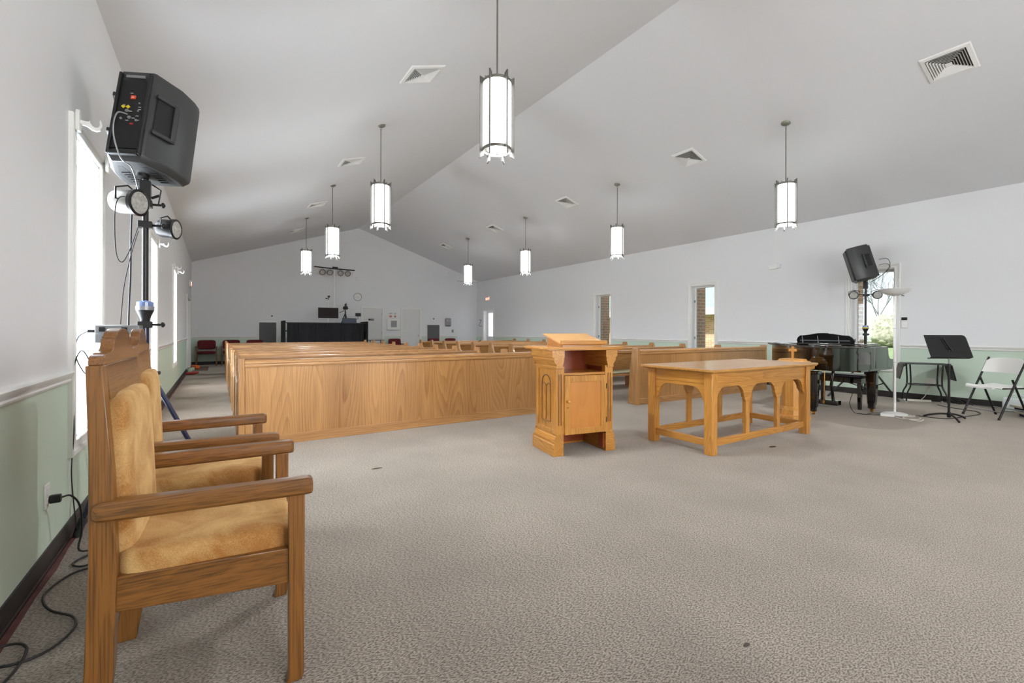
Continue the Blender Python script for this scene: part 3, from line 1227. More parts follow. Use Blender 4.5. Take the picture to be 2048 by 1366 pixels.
# ------------------------------------------------------------------ pulpit
def make_pulpit():
    t = thing('pulpit', 'oak pulpit with slanted reading desk, open shelf and cupboard door', 'pulpit', (2.935, 3.39, 0), R(-10.5))
    W, D = 0.30, 0.21
    # stepped base on left and right (and the far side)
    prof = [(0.035, 0.0), (0.035, 0.105), (0.026, 0.112), (0.026, 0.125), (0.03, 0.13), (0.02, 0.165), (0.006, 0.18), (0.006, 0.19), (0.002, 0.2), (-0.07, 0.2), (-0.07, 0.0)]
    for s in (-1, 1):
        b = B()
        b.prism([(s * (W + x), z) for x, z in prof], -D - 0.003, D, 'y')
        b.build('base_moulding', 'table_y', t, bevel=0.002)
        b = B()
        x0, x1 = sorted((s * W, s * (W - 0.02)))
        b.box(x0, x1, -D + 0.05, D, 0.2, 0.82)
        b.build('side_panel', 'table_z', t)
        # stiles of the side and fluted near post
        b = B()
        xa, xb = sorted((s * (W + 0.008), s * (W - 0.078)))
        b.box(xa, xb, -D, -D + 0.055, 0.2, 0.82)
        xo, xi = s * (W + 0.008), s * (W - 0.001)
        a_, b_ = sorted((xo, xi))
        b.box(a_, b_, D - 0.055, D, 0.2, 0.82)
        b.box(a_, b_, -D + 0.055, D - 0.055, 0.2, 0.235)
        b.box(a_, b_, -D + 0.055, D - 0.055, 0.785, 0.82)
        b.build('corner_post', 'table_z', t, bevel=0.002)
        # carved flutes on the near post (thin raised beads)
        b = B()
        for q in (0.02, 0.045):
            b.box(s * (W - q) - 0.004, s * (W - q) + 0.004, -D - 0.004, -D + 0.001, 0.28, 0.75)
        b.build('flute', 'chair_z', t)
        # gothic tracery on side: lancets inside an arch, thin tubes
        b = B()
        xs = s * (W + 0.002)

        def arc(cy, cz, r, a0, a1):
            return [(xs, cy + r * math.cos(R(a)), cz + r * math.sin(R(a))) for a in range(a0, a1 + 1, 10)]
        b.tube([(xs, -0.09, 0.3)] + arc(0, 0.64, 0.09, 0, 180)[::-1] + [(xs, 0.09, 0.3), (xs, -0.09, 0.3)], 0.005, n=6)
        for cy in (-0.045, 0.045):
            b.tube([(xs, cy - 0.043, 0.31)] + arc(cy, 0.61, 0.043, 0, 180)[::-1] + [(xs, cy + 0.043, 0.31)], 0.004, n=6)
        b.build('tracery', 'chair_z', t)
        # crown
        cp = [(0.0, 0.80), (0.012, 0.802), (0.014, 0.815), (0.008, 0.822), (0.012, 0.84), (0.03, 0.86), (0.04, 0.88), (0.034, 0.886), (0.034, 0.896), (0.052, 0.905), (0.054, 0.968), (-0.075, 0.968), (-0.075, 0.905),
              (-0.068, 0.895), (-0.068, 0.885), (-0.072, 0.88), (-0.062, 0.845), (-0.055, 0.822), (-0.06, 0.815), (-0.06, 0.802)]
        b = B()
        b.prism([(s * (W + x), z) for x, z in cp], -D - 0.012, D + 0.02, 'y')
        b.build('crown_moulding', 'table_y', t, bevel=0.0015)
    # far side
    b = B()
    b.box(-W, W, D - 0.02, D, 0.0, 0.968)
    b.box(-W - 0.04, W + 0.04, D, D + 0.045, 0.905, 0.968)
    b.box(-W - 0.02, W + 0.02, D, D + 0.02, 0.82, 0.905)
    b.box(-W - 0.03, W + 0.03, D, D + 0.03, 0.0, 0.12)
    b.box(-W - 0.01, W + 0.01, D, D + 0.015, 0.12, 0.2)
    b.build('far_panel', 'table_z', t)
    # inner red shelf compartment and its lining
    b = B()
    b.box(-W + 0.02, W - 0.02, D - 0.03, D - 0.021, 0.02, 0.965)
    b.box(-W + 0.021, -W + 0.03, -D + 0.06, D - 0.03, 0.02, 0.965)
    b.box(W - 0.03, W - 0.021, -D + 0.06, D - 0.03, 0.02, 0.965)
    b.build('inner_lining', 'redwood', t)
    b = B()
    b.box(-W + 0.03, W - 0.03, -D + 0.008, D - 0.03, 0.735, 0.758)
    b.build('shelf', 'table_x', t, bevel=0.002)
    b = B()
    b.box(-W + 0.03, W - 0.03, -D + 0.02, D - 0.03, 0.195, 0.21)
    b.build('shelf', 'redwood', t)
    # door
    b = B()
    x0, x1, z0, z1 = -0.222, 0.222, 0.19, 0.733
    y0, y1 = -D - 0.016, -D + 0.006
    b.box(x0, x0 + 0.055, y0, y1, z0, z1).box(x1 - 0.055, x1, y0, y1, z0, z1)
    b.box(x0 + 0.055, x1 - 0.055, y0, y1, z0, z0 + 0.055).box(x0 + 0.055, x1 - 0.055, y0, y1, z1 - 0.06, z1)
    dr = b.build('door', 'table_z', t, bevel=0.002)
    b = B()
    b.box(x0 + 0.05, x1 - 0.05, y0 + 0.008, y1, z0 + 0.05, z1 - 0.055)
    b.build('door_panel', 'doorpanel', dr)
    b = B()
    b.lathe([(0.006, 0), (0.007, 0.012), (0.014, 0.018), (0.0155, 0.026), (0.012, 0.033), (0.004, 0.036)], n=18, mat=frame_mat((x0 + 0.028, y0, 0.5), (1, 0, 0), (0, 0, 1)))
    b.build('knob', 'fontwood', dr, smooth=50)
    b = B()
    b.lathe([(0.009, 0), (0.009, 0.002), (0.004, 0.0021)], n=16, mat=frame_mat((x0 + 0.028, y0, 0.44), (1, 0, 0), (0, 0, 1)))
    b.build('lock', 'brass', dr)
    for z in (0.28, 0.6):
        b = B()
        b.box(x1, x1 + 0.006, y0 - 0.002, y0 + 0.01, z, z + 0.05)
        b.build('hinge', 'blackmetal', dr)
    # small drawer-like outlet plate and a purple cloth at the right foot
    b = B()
    b.box(0.212, 0.228, -D + 0.02, -D + 0.1, 0.03, 0.17)
    b.build('foot_panel', 'redwood', t)
    # top slab
    b = B()
    ov = 0.11
    for (o_, z0_, z1_) in ((ov - 0.012, 0.968, 0.978), (ov, 0.978, 0.990), (ov - 0.008, 0.990, 0.998)):
        b.box(-W - o_, W + o_, -D - 0.03 - (o_ - ov + 0.012) * 0.6, D + o_ - 0.02, z0_, z1_)
    b.build('top', 'table_x', t, bevel=0.003)
    # reading desk
    b = B()
    b.prism([(-0.165, 0.998), (-0.165, 1.026), (0.15, 1.098), (0.15, 0.998)], -0.215, 0.215, 'x')
    b.build('desk_box', 'table_x', t)
    b = B()
    b.prism([(-0.185, 1.022), (-0.187, 1.036), (0.18, 1.121), (0.183, 1.107)], -0.25, 0.25, 'x')
    b.build('desk_top', wood('oak_desk_matt', 'x', srgb(208, 158, 96), srgb(176, 126, 70), rough=0.6, scale=3), t, bevel=0.002)
    b = B()
    b.prism([(-0.2, 1.018), (-0.205, 1.026), (-0.198, 1.058), (-0.184, 1.058), (-0.18, 1.036), (-0.18, 1.02)], -0.25, 0.25, 'x')
    b.build('book_ledge', 'table_x', t, bevel=0.002)
    return t


make_pulpit()


# ------------------------------------------------------------------ communion table
def make_communion_table():
    t = thing('communion_table', 'long oak communion table with pointed-corbel arches and open stretchers', 'table', (4.71, 2.83, 0), R(-1.2))
    hx, hy, lg = 0.90, 0.375, 0.085
    for sx in (-1, 1):
        for sy in (-1, 1):
            b = B()
            x0, x1 = sorted((sx * hx, sx * (hx - lg)))
            y0, y1 = sorted((sy * hy, sy * (hy - lg)))
            b.box(x0, x1, y0, y1, 0, 0.757)
            b.build('leg', 'table_z', t, bevel=0.004)

    def arch(a0, a1, zt=0.622, zs=0.50, step=0.034):
        # from a0 to a1, outline of the opening from left spring to right spring
        w = a1 - a0
        r = min(w / 2 - step, zt - zs)
        pts = [(a0, zs - 0.055), (a0 + 0.006, zs - 0.035), (a0 + step * 0.62, zs - 0.018), (a0 + step * 0.66, zs - 0.004), (a0 + step, zs)]
        c0 = a0 + step + r
        for i in range(1, 8):
            an = PI - i / 8 * PI / 2
            pts.append((c0 + r * math.cos(an), zs + (zt - zs) * math.sin(an)))
        pts.append((c0, zt))
        q = [(a0 + a1 - x, z) for x, z in pts]
        return pts + q[::-1]

    def apron(n, half, lo, hi, ax, nm, mat):
        L_ = 2 * (half - lg)
        mp = 0.062
        bay = (L_ - (n - 1) * mp) / n
        pts = [(-L_ / 2, 0.757), (-L_ / 2, 0.445)]
        for k in range(n):
            a0 = -L_ / 2 + k * (bay + mp)
            pts += arch(a0, a0 + bay)
        pts += [(L_ / 2, 0.445), (L_ / 2, 0.757)]
        # drop duplicate neighbours
        out = []
        for p in pts:
            if not out or (abs(out[-1][0] - p[0]) + abs(out[-1][1] - p[1])) > 1e-5:
                out.append(p)
        b = B()
        b.prism(out, lo, hi, ax)
        # raised upper frieze
        c = (lo + hi) / 2
        o_ = 0.006
        if ax == 'y':
            b.box(-L_ / 2, L_ / 2, lo - o_, hi + o_, 0.655, 0.757)
        else:
            b.box(lo - o_, hi + o_, -L_ / 2, L_ / 2, 0.655, 0.757)
        b.build(nm, mat, t, bevel=0.0015)
        return L_, mp, bay
    for s in (-1, 1):
        y = s * (hy - lg / 2)
        L_, mp, bay = apron(3, hx, y - 0.016, y + 0.016, 'y', 'arched_apron', 'table_x')
        for k in range(2):
            xm = -L_ / 2 + bay + k * (bay + mp) + mp / 2
            b = B()
            b.box(xm - mp / 2, xm + mp / 2, y - 0.016, y + 0.016, 0.13, 0.448)
            b.build('mid_post', 'table_z', t, bevel=0.002)
        b = B()
        b.box(-hx + lg, hx - lg, y - 0.018, y + 0.018, 0.075, 0.14)
        b.build('stretcher', 'table_x', t, bevel=0.003)
        x = s * (hx - lg / 2)
        apron(1, hy, x - 0.016, x + 0.016, 'x', 'arched_apron', 'table_y')
        b = B()
        b.box(x - 0.018, x + 0.018, -hy + lg, hy - lg, 0.075, 0.14)
        b.build('stretcher', 'table_y', t, bevel=0.003)
    b = B()
    for o_, z0, z1 in ((0.015, 0.757, 0.765), (0.035, 0.765, 0.774), (0.055, 0.774, 0.797)):
        b.box(-hx - o_, hx + o_, -hy - o_, hy + o_, z0, z1)
    b.build('tabletop', 'tabletop', t, bevel=0.004)
    return t


make_communion_table()


# ------------------------------------------------------------------ baptismal font
def octo(r, z, rot=22.5):
    return [(r * math.cos(R(rot + 45 * k)), r * math.sin(R(rot + 45 * k)), z) for k in range(8)]


t = thing('baptismal_font', 'octagonal oak font with stepped lid and cross, behind the communion table', 'baptismal font', (6.38, 2.99, 0), R(6))
b = B()
b.loft([octo(0.21, 0), octo(0.21, 0.05), octo(0.185, 0.065), octo(0.18, 0.13), octo(0.15, 0.15), octo(0.14, 0.17)])
b.build('foot', 'fontwood', t, bevel=0.002)
b = B()
b.loft([octo(0.13, 0.17), octo(0.12, 0.58), octo(0.135, 0.6)])
b.build('shaft', 'fontwood', t, bevel=0.002)
b = B()
b.loft([octo(0.15, 0.58), octo(0.17, 0.62), octo(0.22, 0.655), octo(0.245, 0.67), octo(0.245, 0.70)])
b.build('bowl_rim', 'fontwood', t, bevel=0.002)
b = B()
b.loft([octo(0.265, 0.702), octo(0.268, 0.718), octo(0.24, 0.724), octo(0.238, 0.736), octo(0.205, 0.744), octo(0.2, 0.756), octo(0.165, 0.766), octo(0.155, 0.785), octo(0.05, 0.795)])
ld = b.build('lid', 'fontwood', t, bevel=0.0015)
b = B()
b.box(-0.016, 0.016, -0.011, 0.011, 0.79, 0.95)
b.box(-0.016, 0.016, -0.045, 0.045, 0.885, 0.917)
b.build('cross', 'fontwood', ld, bevel=0.002)


# ------------------------------------------------------------------ grand piano
def make_piano():
    t = thing('grand_piano', 'black lacquered grand piano with its lid down, tail towards the viewer', 'piano', (7.6, 3.2, 0))
    ox, oy = 7.6, 3.2
    raw = [(8.06, 2.5), (6.95, 2.5)]
    ctrl = [Vector((6.95, 2.5, 0)), Vector((6.80, 2.56, 0)), Vector((6.73, 2.74, 0)), Vector((6.74, 2.98, 0)), Vector((6.85, 3.16, 0)), Vector((7.02, 3.30, 0)), Vector((7.24, 3.48, 0)), Vector((7.42, 3.72, 0)), Vector((7.62, 3.89, 0)), Vector((7.85, 3.95, 0)), Vector((8.06, 3.95, 0))]
    curve = [(v.x, v.y) for v in crom(ctrl, 5)]
    outline = [(8.06, 2.5)] + curve
    loc = [(x - ox, y - oy) for x, y in outline]
    b = B()
    b.prism(loc, 0.63, 0.935, 'z')
    b.build('case', 'gloss', t, bevel=0.005, smooth=35)
    # cheeks with a scoop, key bed, fallboard, keys
    for y0, y1 in ((2.5, 2.56), (3.89, 3.95)):
        pr = [(8.06, 0.63), (8.30, 0.63), (8.31, 0.66), (8.31, 0.74), (8.295, 0.752), (8.22, 0.752), (8.17, 0.758), (8.13, 0.78), (8.105, 0.82), (8.09, 0.87), (8.075, 0.935), (8.06, 0.935)]
        b = B()
        b.prism([(x - ox, z) for x, z in pr], y0 - oy, y1 - oy, 'y')
        b.build('cheek', 'gloss', t, bevel=0.004, smooth=35)
    b = B()
    b.box(7.2 - ox, 8.31 - ox, 2.52 - oy, 3.93 - oy, 0.60, 0.66)
    b.build('key_bed', 'gloss', t, bevel=0.004)
    b = B()
    b.prism([(8.06 - ox, 0.70), (8.10 - ox, 0.70), (8.07 - ox, 0.90), (8.06 - ox, 0.90)], 2.57 - oy, 3.88 - oy, 'y')
    b.build('fallboard', 'gloss', t)
    b = B()
    n = 52
    for k in range(n):
        y = 2.575 + k * (1.30 / n)
        b.box(8.10 - ox, 8.25 - ox, y - oy, y + 1.30 / n - 0.0015 - oy, 0.665, 0.70)
    b.build('white_keys', 'keywhite', t)
    b = B()
    for k in range(n - 1):
        if k % 7 in (2, 6):
            continue
        y = 2.575 + (k + 1) * (1.30 / n)
        b.box(8.10 - ox, 8.19 - ox, y - 0.005 - oy, y + 0.005 - oy, 0.70, 0.712)
    b.build('black_keys', 'black', t)
    # lid
    lid = []
    for x, y in [(7.50, 2.46)] + [(x - 0.035 if x < 7.3 else x - 0.02, y - 0.03 if y < 2.9 else y + 0.03) for x, y in curve if x < 7.52] + [(7.50, 3.90)]:
        lid.append((x - ox, y - oy))
    b = B()
    b.prism(lid, 0.945, 0.963, 'z')
    b.build('lid', 'gloss', t, bevel=0.004, smooth=35)
    b = B()
    b.box(7.0 - ox, 7.56 - ox, 2.45 - oy, 3.62 - oy, 0.968, 0.984)
    b.build('folded_lid_flap', 'gloss', t, bevel=0.004)
    for y in (2.7, 3.3):
        b = B()
        b.tube([(7.51 - ox, y - oy, 0.966), (7.51 - ox, y + 0.16 - oy, 0.966)], 0.006, n=8)
        b.build('lid_hinge', 'brass', t)
    # music desk with scrolled top, leaning towards the tail
    b = B()
    yc = 3.21 - oy
    hw = 0.385
    prof = []
    half = [(hw, 0.0), (hw + 0.012, 0.05), (hw - 0.012, 0.10), (hw - 0.05, 0.132), (hw - 0.12, 0.137), (hw - 0.2, 0.15), (0.08, 0.172), (0, 0.175)]
    prof = half + [(-y, z) for y, z in half[::-1][1:]]
    m = Matrix.Translation((7.84 - ox, 0, 0.96)) @ ROT('Y', -22)
    b.loft([[m @ Vector((0, yc + y, z)) for y, z in prof], [m @ Vector((0.014, yc + y, z)) for y, z in prof]])
    md = b.build('music_desk', 'gloss', t, bevel=0.002, smooth=30)
    b = B()
    for y in (-0.2, 0.08, 0.3):
        b.loft([[m @ Vector((-0.002, yc + y + d_, 0.0)), m @ Vector((-0.03, yc + y + d_, 0.02)), m @ Vector((-0.002, yc + y + d_, 0.13))] for d_ in (-0.004, 0.004)])
    b.loft([[m @ Vector((-0.002, yc + y, 0.05)), m @ Vector((-0.01, yc + y, 0.05)), m @ Vector((-0.01, yc + y, 0.058)), m @ Vector((-0.002, yc + y, 0.058))] for y in (-0.34, 0.34)])
    b.build('desk_brace', 'steel', md)
    # plate top visible ahead of the desk
    b = B()
    b.box(7.53 - ox, 8.05 - ox, 2.56 - oy, 3.89 - oy, 0.936, 0.94)
    b.build('inner_plate', 'black', t)
    # legs
    for (x, y) in ((7.84, 2.61), (7.90, 3.80), (6.92, 2.97)):
        b = B()

        def sq(r, z):
            c_ = 0.35 * r
            p = [(r, -r + c_), (r, r - c_), (r - c_, r), (-r + c_, r), (-r, r - c_), (-r, -r + c_), (-r + c_, -r), (r - c_, -r)]
            return [(x - ox + a, y - oy + c, z) for a, c in p]
        b.loft([sq(0.036, 0.05), sq(0.034, 0.09), sq(0.048, 0.12), sq(0.062, 0.45), sq(0.066, 0.56), sq(0.08, 0.57), sq(0.08, 0.60)])
        lg = b.build('leg', 'gloss', t, bevel=0.003)
        b = B()
        b.lathe([(0.033, 0.045), (0.036, 0.07), (0.03, 0.075)], c=(x - ox, y - oy), n=16)
        b.tube([(x - ox, y - oy - 0.012, 0.024), (x - ox, y - oy + 0.012, 0.024)], 0.024, n=16)
        b.build('caster', 'brass', lg, smooth=40)
    # lyre
    b = B()
    for y in (3.02, 3.38):
        b.tube([(7.66 - ox, y - oy, 0.1), (7.66 - ox, y - oy + (0.03 if y < 3.2 else -0.03), 0.35), (7.66 - ox, y - oy, 0.60)], 0.022, n=8)
    b.box(7.60 - ox, 7.74 - ox, 2.95 - oy, 3.45 - oy, 0.06, 0.13)
    ly = b.build('pedal_lyre', 'gloss', t, bevel=0.004)
    for y in (3.12, 3.20, 3.28):
        b = B()
        b.tube([(7.595 - ox, y - oy, 0.10), (7.62 - ox, y - oy, 0.6)], 0.005, n=8)
        b.box(7.585 - ox, 7.60 - ox, y - 0.014 - oy, y + 0.014 - oy, 0.075, 0.105)
        b.build('pedal_rod', 'brass', ly)
        b = B()
        b.box(7.74 - ox, 7.84 - ox, y - 0.012 - oy, y + 0.012 - oy, 0.07, 0.08)
        b.build('pedal', 'brass', ly, bevel=0.003)
    return t


make_piano()

t = thing('piano_bench', 'black piano bench with padded top tucked under the grand piano', 'bench', (8.1, 3.1, 0), R(-6))
for sx in (-1, 1):
    for sy in (-1, 1):
        b = B()
        b.loft([[(sx * 0.14 + a * 0.02, sy * 0.33 + c * 0.02, 0) for a, c in ((-1, -1), (1, -1), (1, 1), (-1, 1))],
                [(sx * 0.14 + a * 0.027, sy * 0.33 + c * 0.027, 0.38) for a, c in ((-1, -1), (1, -1), (1, 1), (-1, 1))]])
        b.build('leg', 'gloss', t, bevel=0.003)
b = B()
b.box(-0.16, 0.16, -0.355, 0.355, 0.38, 0.46)
b.build('apron', 'gloss', t, bevel=0.003)
b = B()
b.pillow((0, 0, 0.483), (0.36, 0.75, 0.045), p=6, n=10)
b.build('seat_pad', 'tablebench', t, smooth=60)


# ------------------------------------------------------------------ speakers
def make_speaker(name, label, loc, az, tilt):
    """local: front +x, pivot near the middle of the base"""
    t = thing(name, label, 'loudspeaker', loc, az)
    m = ROT('Y', tilt)
    Hh = 0.69

    def sect(z, k=1.0, inset=0.0):
        p = [(0.17, 0.215), (0.10, 0.22), (-0.02, 0.20), (-0.185, 0.115), (-0.195, 0.10), (-0.195, -0.10), (-0.185, -0.115), (-0.02, -0.20), (0.10, -0.22), (0.17, -0.215)]
        return [m @ Vector((x * k, y * k, z)) for x, y in p]
    b = B()
    b.loft([sect(0.0, 0.86), sect(0.035, 0.98), sect(0.05, 1.0), sect(Hh - 0.04, 1.0), sect(Hh - 0.012, 0.97), sect(Hh, 0.9)])
    body = b.build('cabinet', 'speaker', t, bevel=0.006, smooth=25)
    b = B()
    g = [(-0.20, 0.03), (0.20, 0.03), (0.215, 0.06), (0.215, Hh - 0.06), (0.19, Hh - 0.02), (-0.19, Hh - 0.02), (-0.215, Hh - 0.06), (-0.215, 0.06)]
    b.loft([[m @ Vector((0.168, y, z)) for y, z in g], [m @ Vector((0.195, y * 0.93, 0.35 + (z - 0.35) * 0.95)) for y, z in g]])
    b.build('grille', 'black', t, bevel=0.004)
    # rear amplifier panel
    b = B()
    b.cbox(m @ Vector((-0.199, 0, 0.34)), (0.012, 0.172, 0.52), m.to_3x3())
    pn = b.build('amplifier_panel', 'ink', t, bevel=0.002)
    b = B()
    for s in (-1, 1):
        b.cbox(m @ Vector((-0.205, s * 0.094, 0.345)), (0.028, 0.018, 0.62), m.to_3x3())
    b.cbox(m @ Vector((-0.205, 0, 0.045)), (0.03, 0.17, 0.03), m.to_3x3())
    b.build('panel_rim', 'black', t, bevel=0.005)
    b = B()
    b.cbox(m @ Vector((-0.2065, 0.0, 0.628)), (0.006, 0.12, 0.02), m.to_3x3())
    b.build('top_carry_slot', 'steel', t)
    bx = B()
    bx.cbox(m @ Vector((-0.207, -0.005, 0.465)), (0.004, 0.03, 0.028), m.to_3x3())
    bg = bx.build('badge', 'badge', t)
    fm = m @ frame_mat((-0.2095, -0.005, 0.465), (0, -1, 0), (0, 0, 1))
    text_mesh('badge_text', 'JBL', 0.014, 'whiteink', bg, fm, 0.0004)
    for y, z, r in ((0.02, 0.36, 0.012), (0.0, 0.31, 0.011), (0.04, 0.40, 0.006), (-0.05, 0.42, 0.006), (-0.05, 0.36, 0.006), (0.05, 0.30, 0.008), (-0.045, 0.29, 0.008)):
        b = B()
        b.lathe([(r, 0), (r, 0.006), (r * 0.6, 0.0075)], n=14, mat=m @ frame_mat((-0.205, y, z), (0, -1, 0), (0, 0, 1)))
        b.build('control_knob', 'steel', pn, smooth=40)
    b = B()
    for i in range(9):
        y = -0.06 + 0.11 * random.random()
        z = 0.27 + 0.24 * random.random()
        b.cbox(m @ Vector((-0.2062, y, z)), (0.002, 0.018, 0.003), m.to_3x3())
    b.build('printed_marks', 'whiteink', pn)
    b = B()
    for y, z in ((0.045, 0.39), (0.015, 0.388)):
        b.cbox(m @ Vector((-0.21, y, z)), (0.004, 0.02, 0.02), (m @ ROT('X', 45)).to_3x3())
    b.build('yellow_tag', 'yellow', pn)
    b = B()
    b.cbox(m @ Vector((-0.207, -0.02, 0.262)), (0.005, 0.02, 0.012), m.to_3x3())
    b.build('red_switch', 'redplastic', pn)
    # side handles: recessed pocket and grip
    for s in (-1, 1):
        p0 = Vector((-0.10, s * 0.164, 0.37))
        d = Vector((0.165, s * 0.085, 0)).normalized()      # along the side wall
        nn = Vector((-d.y, d.x, 0)) * s
        if nn.y * s < 0:
            nn = -nn
        fm = Matrix((d, Vector((0, 0, 1)), nn)).transposed()
        b = B()
        b.cbox(m @ (p0 + nn * 0.001), (0.15, 0.27, 0.012), m.to_3x3() @ fm)
        hp = b.build('handle_pocket', 'ink', t, bevel=0.01)
        b = B()
        b.cbox(m @ (p0 + nn * 0.016 + d * 0.045), (0.03, 0.29, 0.02), m.to_3x3() @ fm)
        b.cbox(m @ (p0 + nn * 0.012 + Vector((0, 0, 0.138)) - d * 0.01), (0.15, 0.03, 0.02), m.to_3x3() @ fm)
        b.cbox(m @ (p0 + nn * 0.012 - Vector((0, 0, 0.138)) - d * 0.01), (0.15, 0.03, 0.02), m.to_3x3() @ fm)
        b.build('grip', 'speaker', hp, bevel=0.006)
    # bottom ports and socket
    for s in (-1, 1):
        b = B()
        q = [(0.11, s * 0.06), (0.12, s * 0.15), (0.0, s * 0.15), (-0.11, s * 0.09), (-0.11, s * 0.06)]
        b.loft([[m @ Vector((x, y, -0.001)) for x, y in q], [m @ Vector((x, y, 0.01)) for x, y in q]])
        for i in range(5):
            b.cbox(m @ Vector((0.09 - i * 0.03, s * 0.09, -0.004)), (0.008, 0.05, 0.006), m.to_3x3())
        b.build('bottom_port', 'black', t)
    b = B()
    b.lathe([(0.035, -0.02), (0.04, 0.02)], n=20, mat=m)
    b.build('pole_socket', 'blackmetal', t, smooth=40)
    return t


SPL = (-0.372, 3.60)
SPR = (9.40, 3.224)
make_speaker('loudspeaker', 'big black loudspeaker on a pole at upper left, rear panel showing', (SPL[0] - 0.01, SPL[1] - 0.02, 2.10), R(64), 12).scale = (0.87, 0.87, 0.87)
make_speaker('loudspeaker', 'black loudspeaker on a pole before the rightmost window, seen edge-on', (SPR[0], SPR[1], 2.03), R(116), 15).scale = (0.87, 0.87, 0.87)


def make_par(label, loc, az, tilt, r, L, shellmat):
    t = thing('stage_light', label, 'stage light', loc, az)
    m = ROT('Y', tilt)
    q = m @ frame_mat((0, 0, 0), (0, 1, 0), (0, 0, 1))
    b = B()
    b.lathe([(r * 0.45, -L), (r * 0.8, -L * 0.93), (r * 0.93, -L * 0.7), (r * 0.95, 0), (r, 0.0), (r, 0.012), (r * 0.86, 0.014)], n=28, mat=q)
    b.build('housing', shellmat, t, smooth=30)
    b = B()
    b.lathe([(r * 0.86, 0.0142), (r * 0.85, 0.018), (r * 0.1, 0.02)], n=28, mat=q)
    ln = b.build('lens', 'glassbead', t, smooth=30)
    b = B()
    b.lathe([(r * 1.03, -0.004), (r * 1.05, 0.016), (r * 0.88, 0.022), (r * 0.86, 0.015)], n=28, mat=q)
    b.build('rim', 'blackmetal', t, smooth=40)
    b = B()
    b.tube([m @ Vector((-L * 0.4, s * r * 1.0, 0)) if abs(s) == 1 else m @ Vector((-L * 0.4, 0, 0)) for s in (-1,)] + [(-L * 0.4, -r * 1.15, 0), (-L * 0.4, -r * 1.15, r * 0.9), (-L * 0.4, 0, r * 1.35), (-L * 0.4, r * 1.15, r * 0.9), (-L * 0.4, r * 1.15, 0), (-L * 0.4, r * 0.95, 0)], 0.005, n=6)
    b.build('yoke', 'blackmetal', t)
    return t


M['glassbead'] = plain('beaded_lens', srgb(168, 166, 160), 0.25, bump=1.0, bscale=140, var=0.25, vscale=60, coat=0.5)

make_par('chrome stage light with glass lens, clamped below the big loudspeaker', (-0.40, 3.48, 1.905), R(-32), 4, 0.075, 0.13, 'nickel')
make_par('smaller stage light facing the aisle, behind the chrome one', (-0.235, 3.66, 1.80), R(-25), 4, 0.062, 0.09, 'blackmetal')


def make_stand(label, x, y, hub, feet, ztop, collar_z, tubemat, clamp=True):
    t = thing('speaker_stand', label, 'speaker stand', (x, y, 0))
    b = B()
    b.tube([(0, 0, 0.16), (0, 0, collar_z)], 0.021, n=16)
    b.build('pole', tubemat, t, smooth=40)
    b = B()
    b.tube([(0, 0, collar_z), (0, 0, ztop)], 0.0165, n=16)
    b.build('upper_pole', 'blackmetal', t, smooth=40)
    b = B()
    b.lathe([(0.022, collar_z - 0.10), (0.024, collar_z - 0.075), (0.042, collar_z - 0.03), (0.047, collar_z - 0.02)], n=24)
    co = b.build('collar', 'black', t, smooth=40)
    b = B()
    b.lathe([(0.046, collar_z - 0.02), (0.047, collar_z + 0.004)], n=24)
    b.build('collar_band', 'steel' if tubemat == 'bluemetal' else 'yellowband', co, smooth=40)
    b = B()
    b.lathe([(0.042, collar_z + 0.004), (0.042, collar_z + 0.03), (0.03, collar_z + 0.036), (0.018, collar_z + 0.04)], n=24)
    b.build('collar_cap', 'glassplate', co, smooth=40)
    b = B()
    b.lathe([(0.024, hub - 0.03), (0.034, hub - 0.02), (0.034, hub + 0.03), (0.024, hub + 0.04)], n=20)
    b.tube([(0.03, -0.01, hub), (0.075, -0.025, hub)], 0.012, n=10)
    b.build('hub', 'black', t, smooth=40)
    b = B()
    b.lathe([(0.022, 0.15), (0.03, 0.16), (0.03, 0.20), (0.022, 0.21)], n=20)
    b.build('lower_hub', 'black', t, smooth=40)
    for fx, fy in feet:
        b = B()
        k = 0.035 / math.hypot(fx, fy)
        p0 = Vector((fx * k, fy * k, hub - 0.01))
        p1 = Vector((fx, fy, 0.02))
        b.tube([p0, p1], 0.014, n=10)
        lg = b.build('leg', tubemat, t, smooth=40)
        b = B()
        dq = (p1 - p0).normalized()
        b.tube([p1 - dq * 0.08, p1 + dq * 0.002, (p1.x, p1.y, 0.0085)], 0.019, n=12)
        b.build('rubber_foot', 'rubber', lg, smooth=40)
        b = B()
        b.tube([(0.028 * fx / math.hypot(fx, fy), 0.028 * fy / math.hypot(fx, fy), 0.18), p0.lerp(p1, 0.55)], 0.009, n=8)
        b.build('brace', 'blackmetal', lg, smooth=40)
    # bracket under the speaker
    b = B()
    b.box(-0.028, 0.028, -0.028, 0.028, ztop - 0.14, ztop - 0.02)
    b.tube([(0.03, 0.0, ztop - 0.12), (0.07, -0.01, ztop - 0.1)], 0.008, n=8)
    b.tube([(0.03, 0.02, ztop - 0.03), (0.075, 0.02, ztop - 0.06), (0.06, 0.02, ztop - 0.16)], 0.005, n=8)
    b.build('tilt_bracket', 'blackmetal', t, bevel=0.004)
    if clamp:
        for z in clamp:
            b = B()
            b.box(-0.035, 0.035, -0.03, 0.03, z - 0.02, z + 0.02)
            b.tube([(0.03, 0.0, z), (0.08, -0.01, z)], 0.008, n=8)
            b.lathe([(0.016, 0), (0.018, 0.012), (0.006, 0.02)], n=10, mat=frame_mat((0.08, -0.01, z), (0, 1, 0), (0, 0, 1)))
            b.build('clamp', 'blackmetal', t, bevel=0.003)
    return t


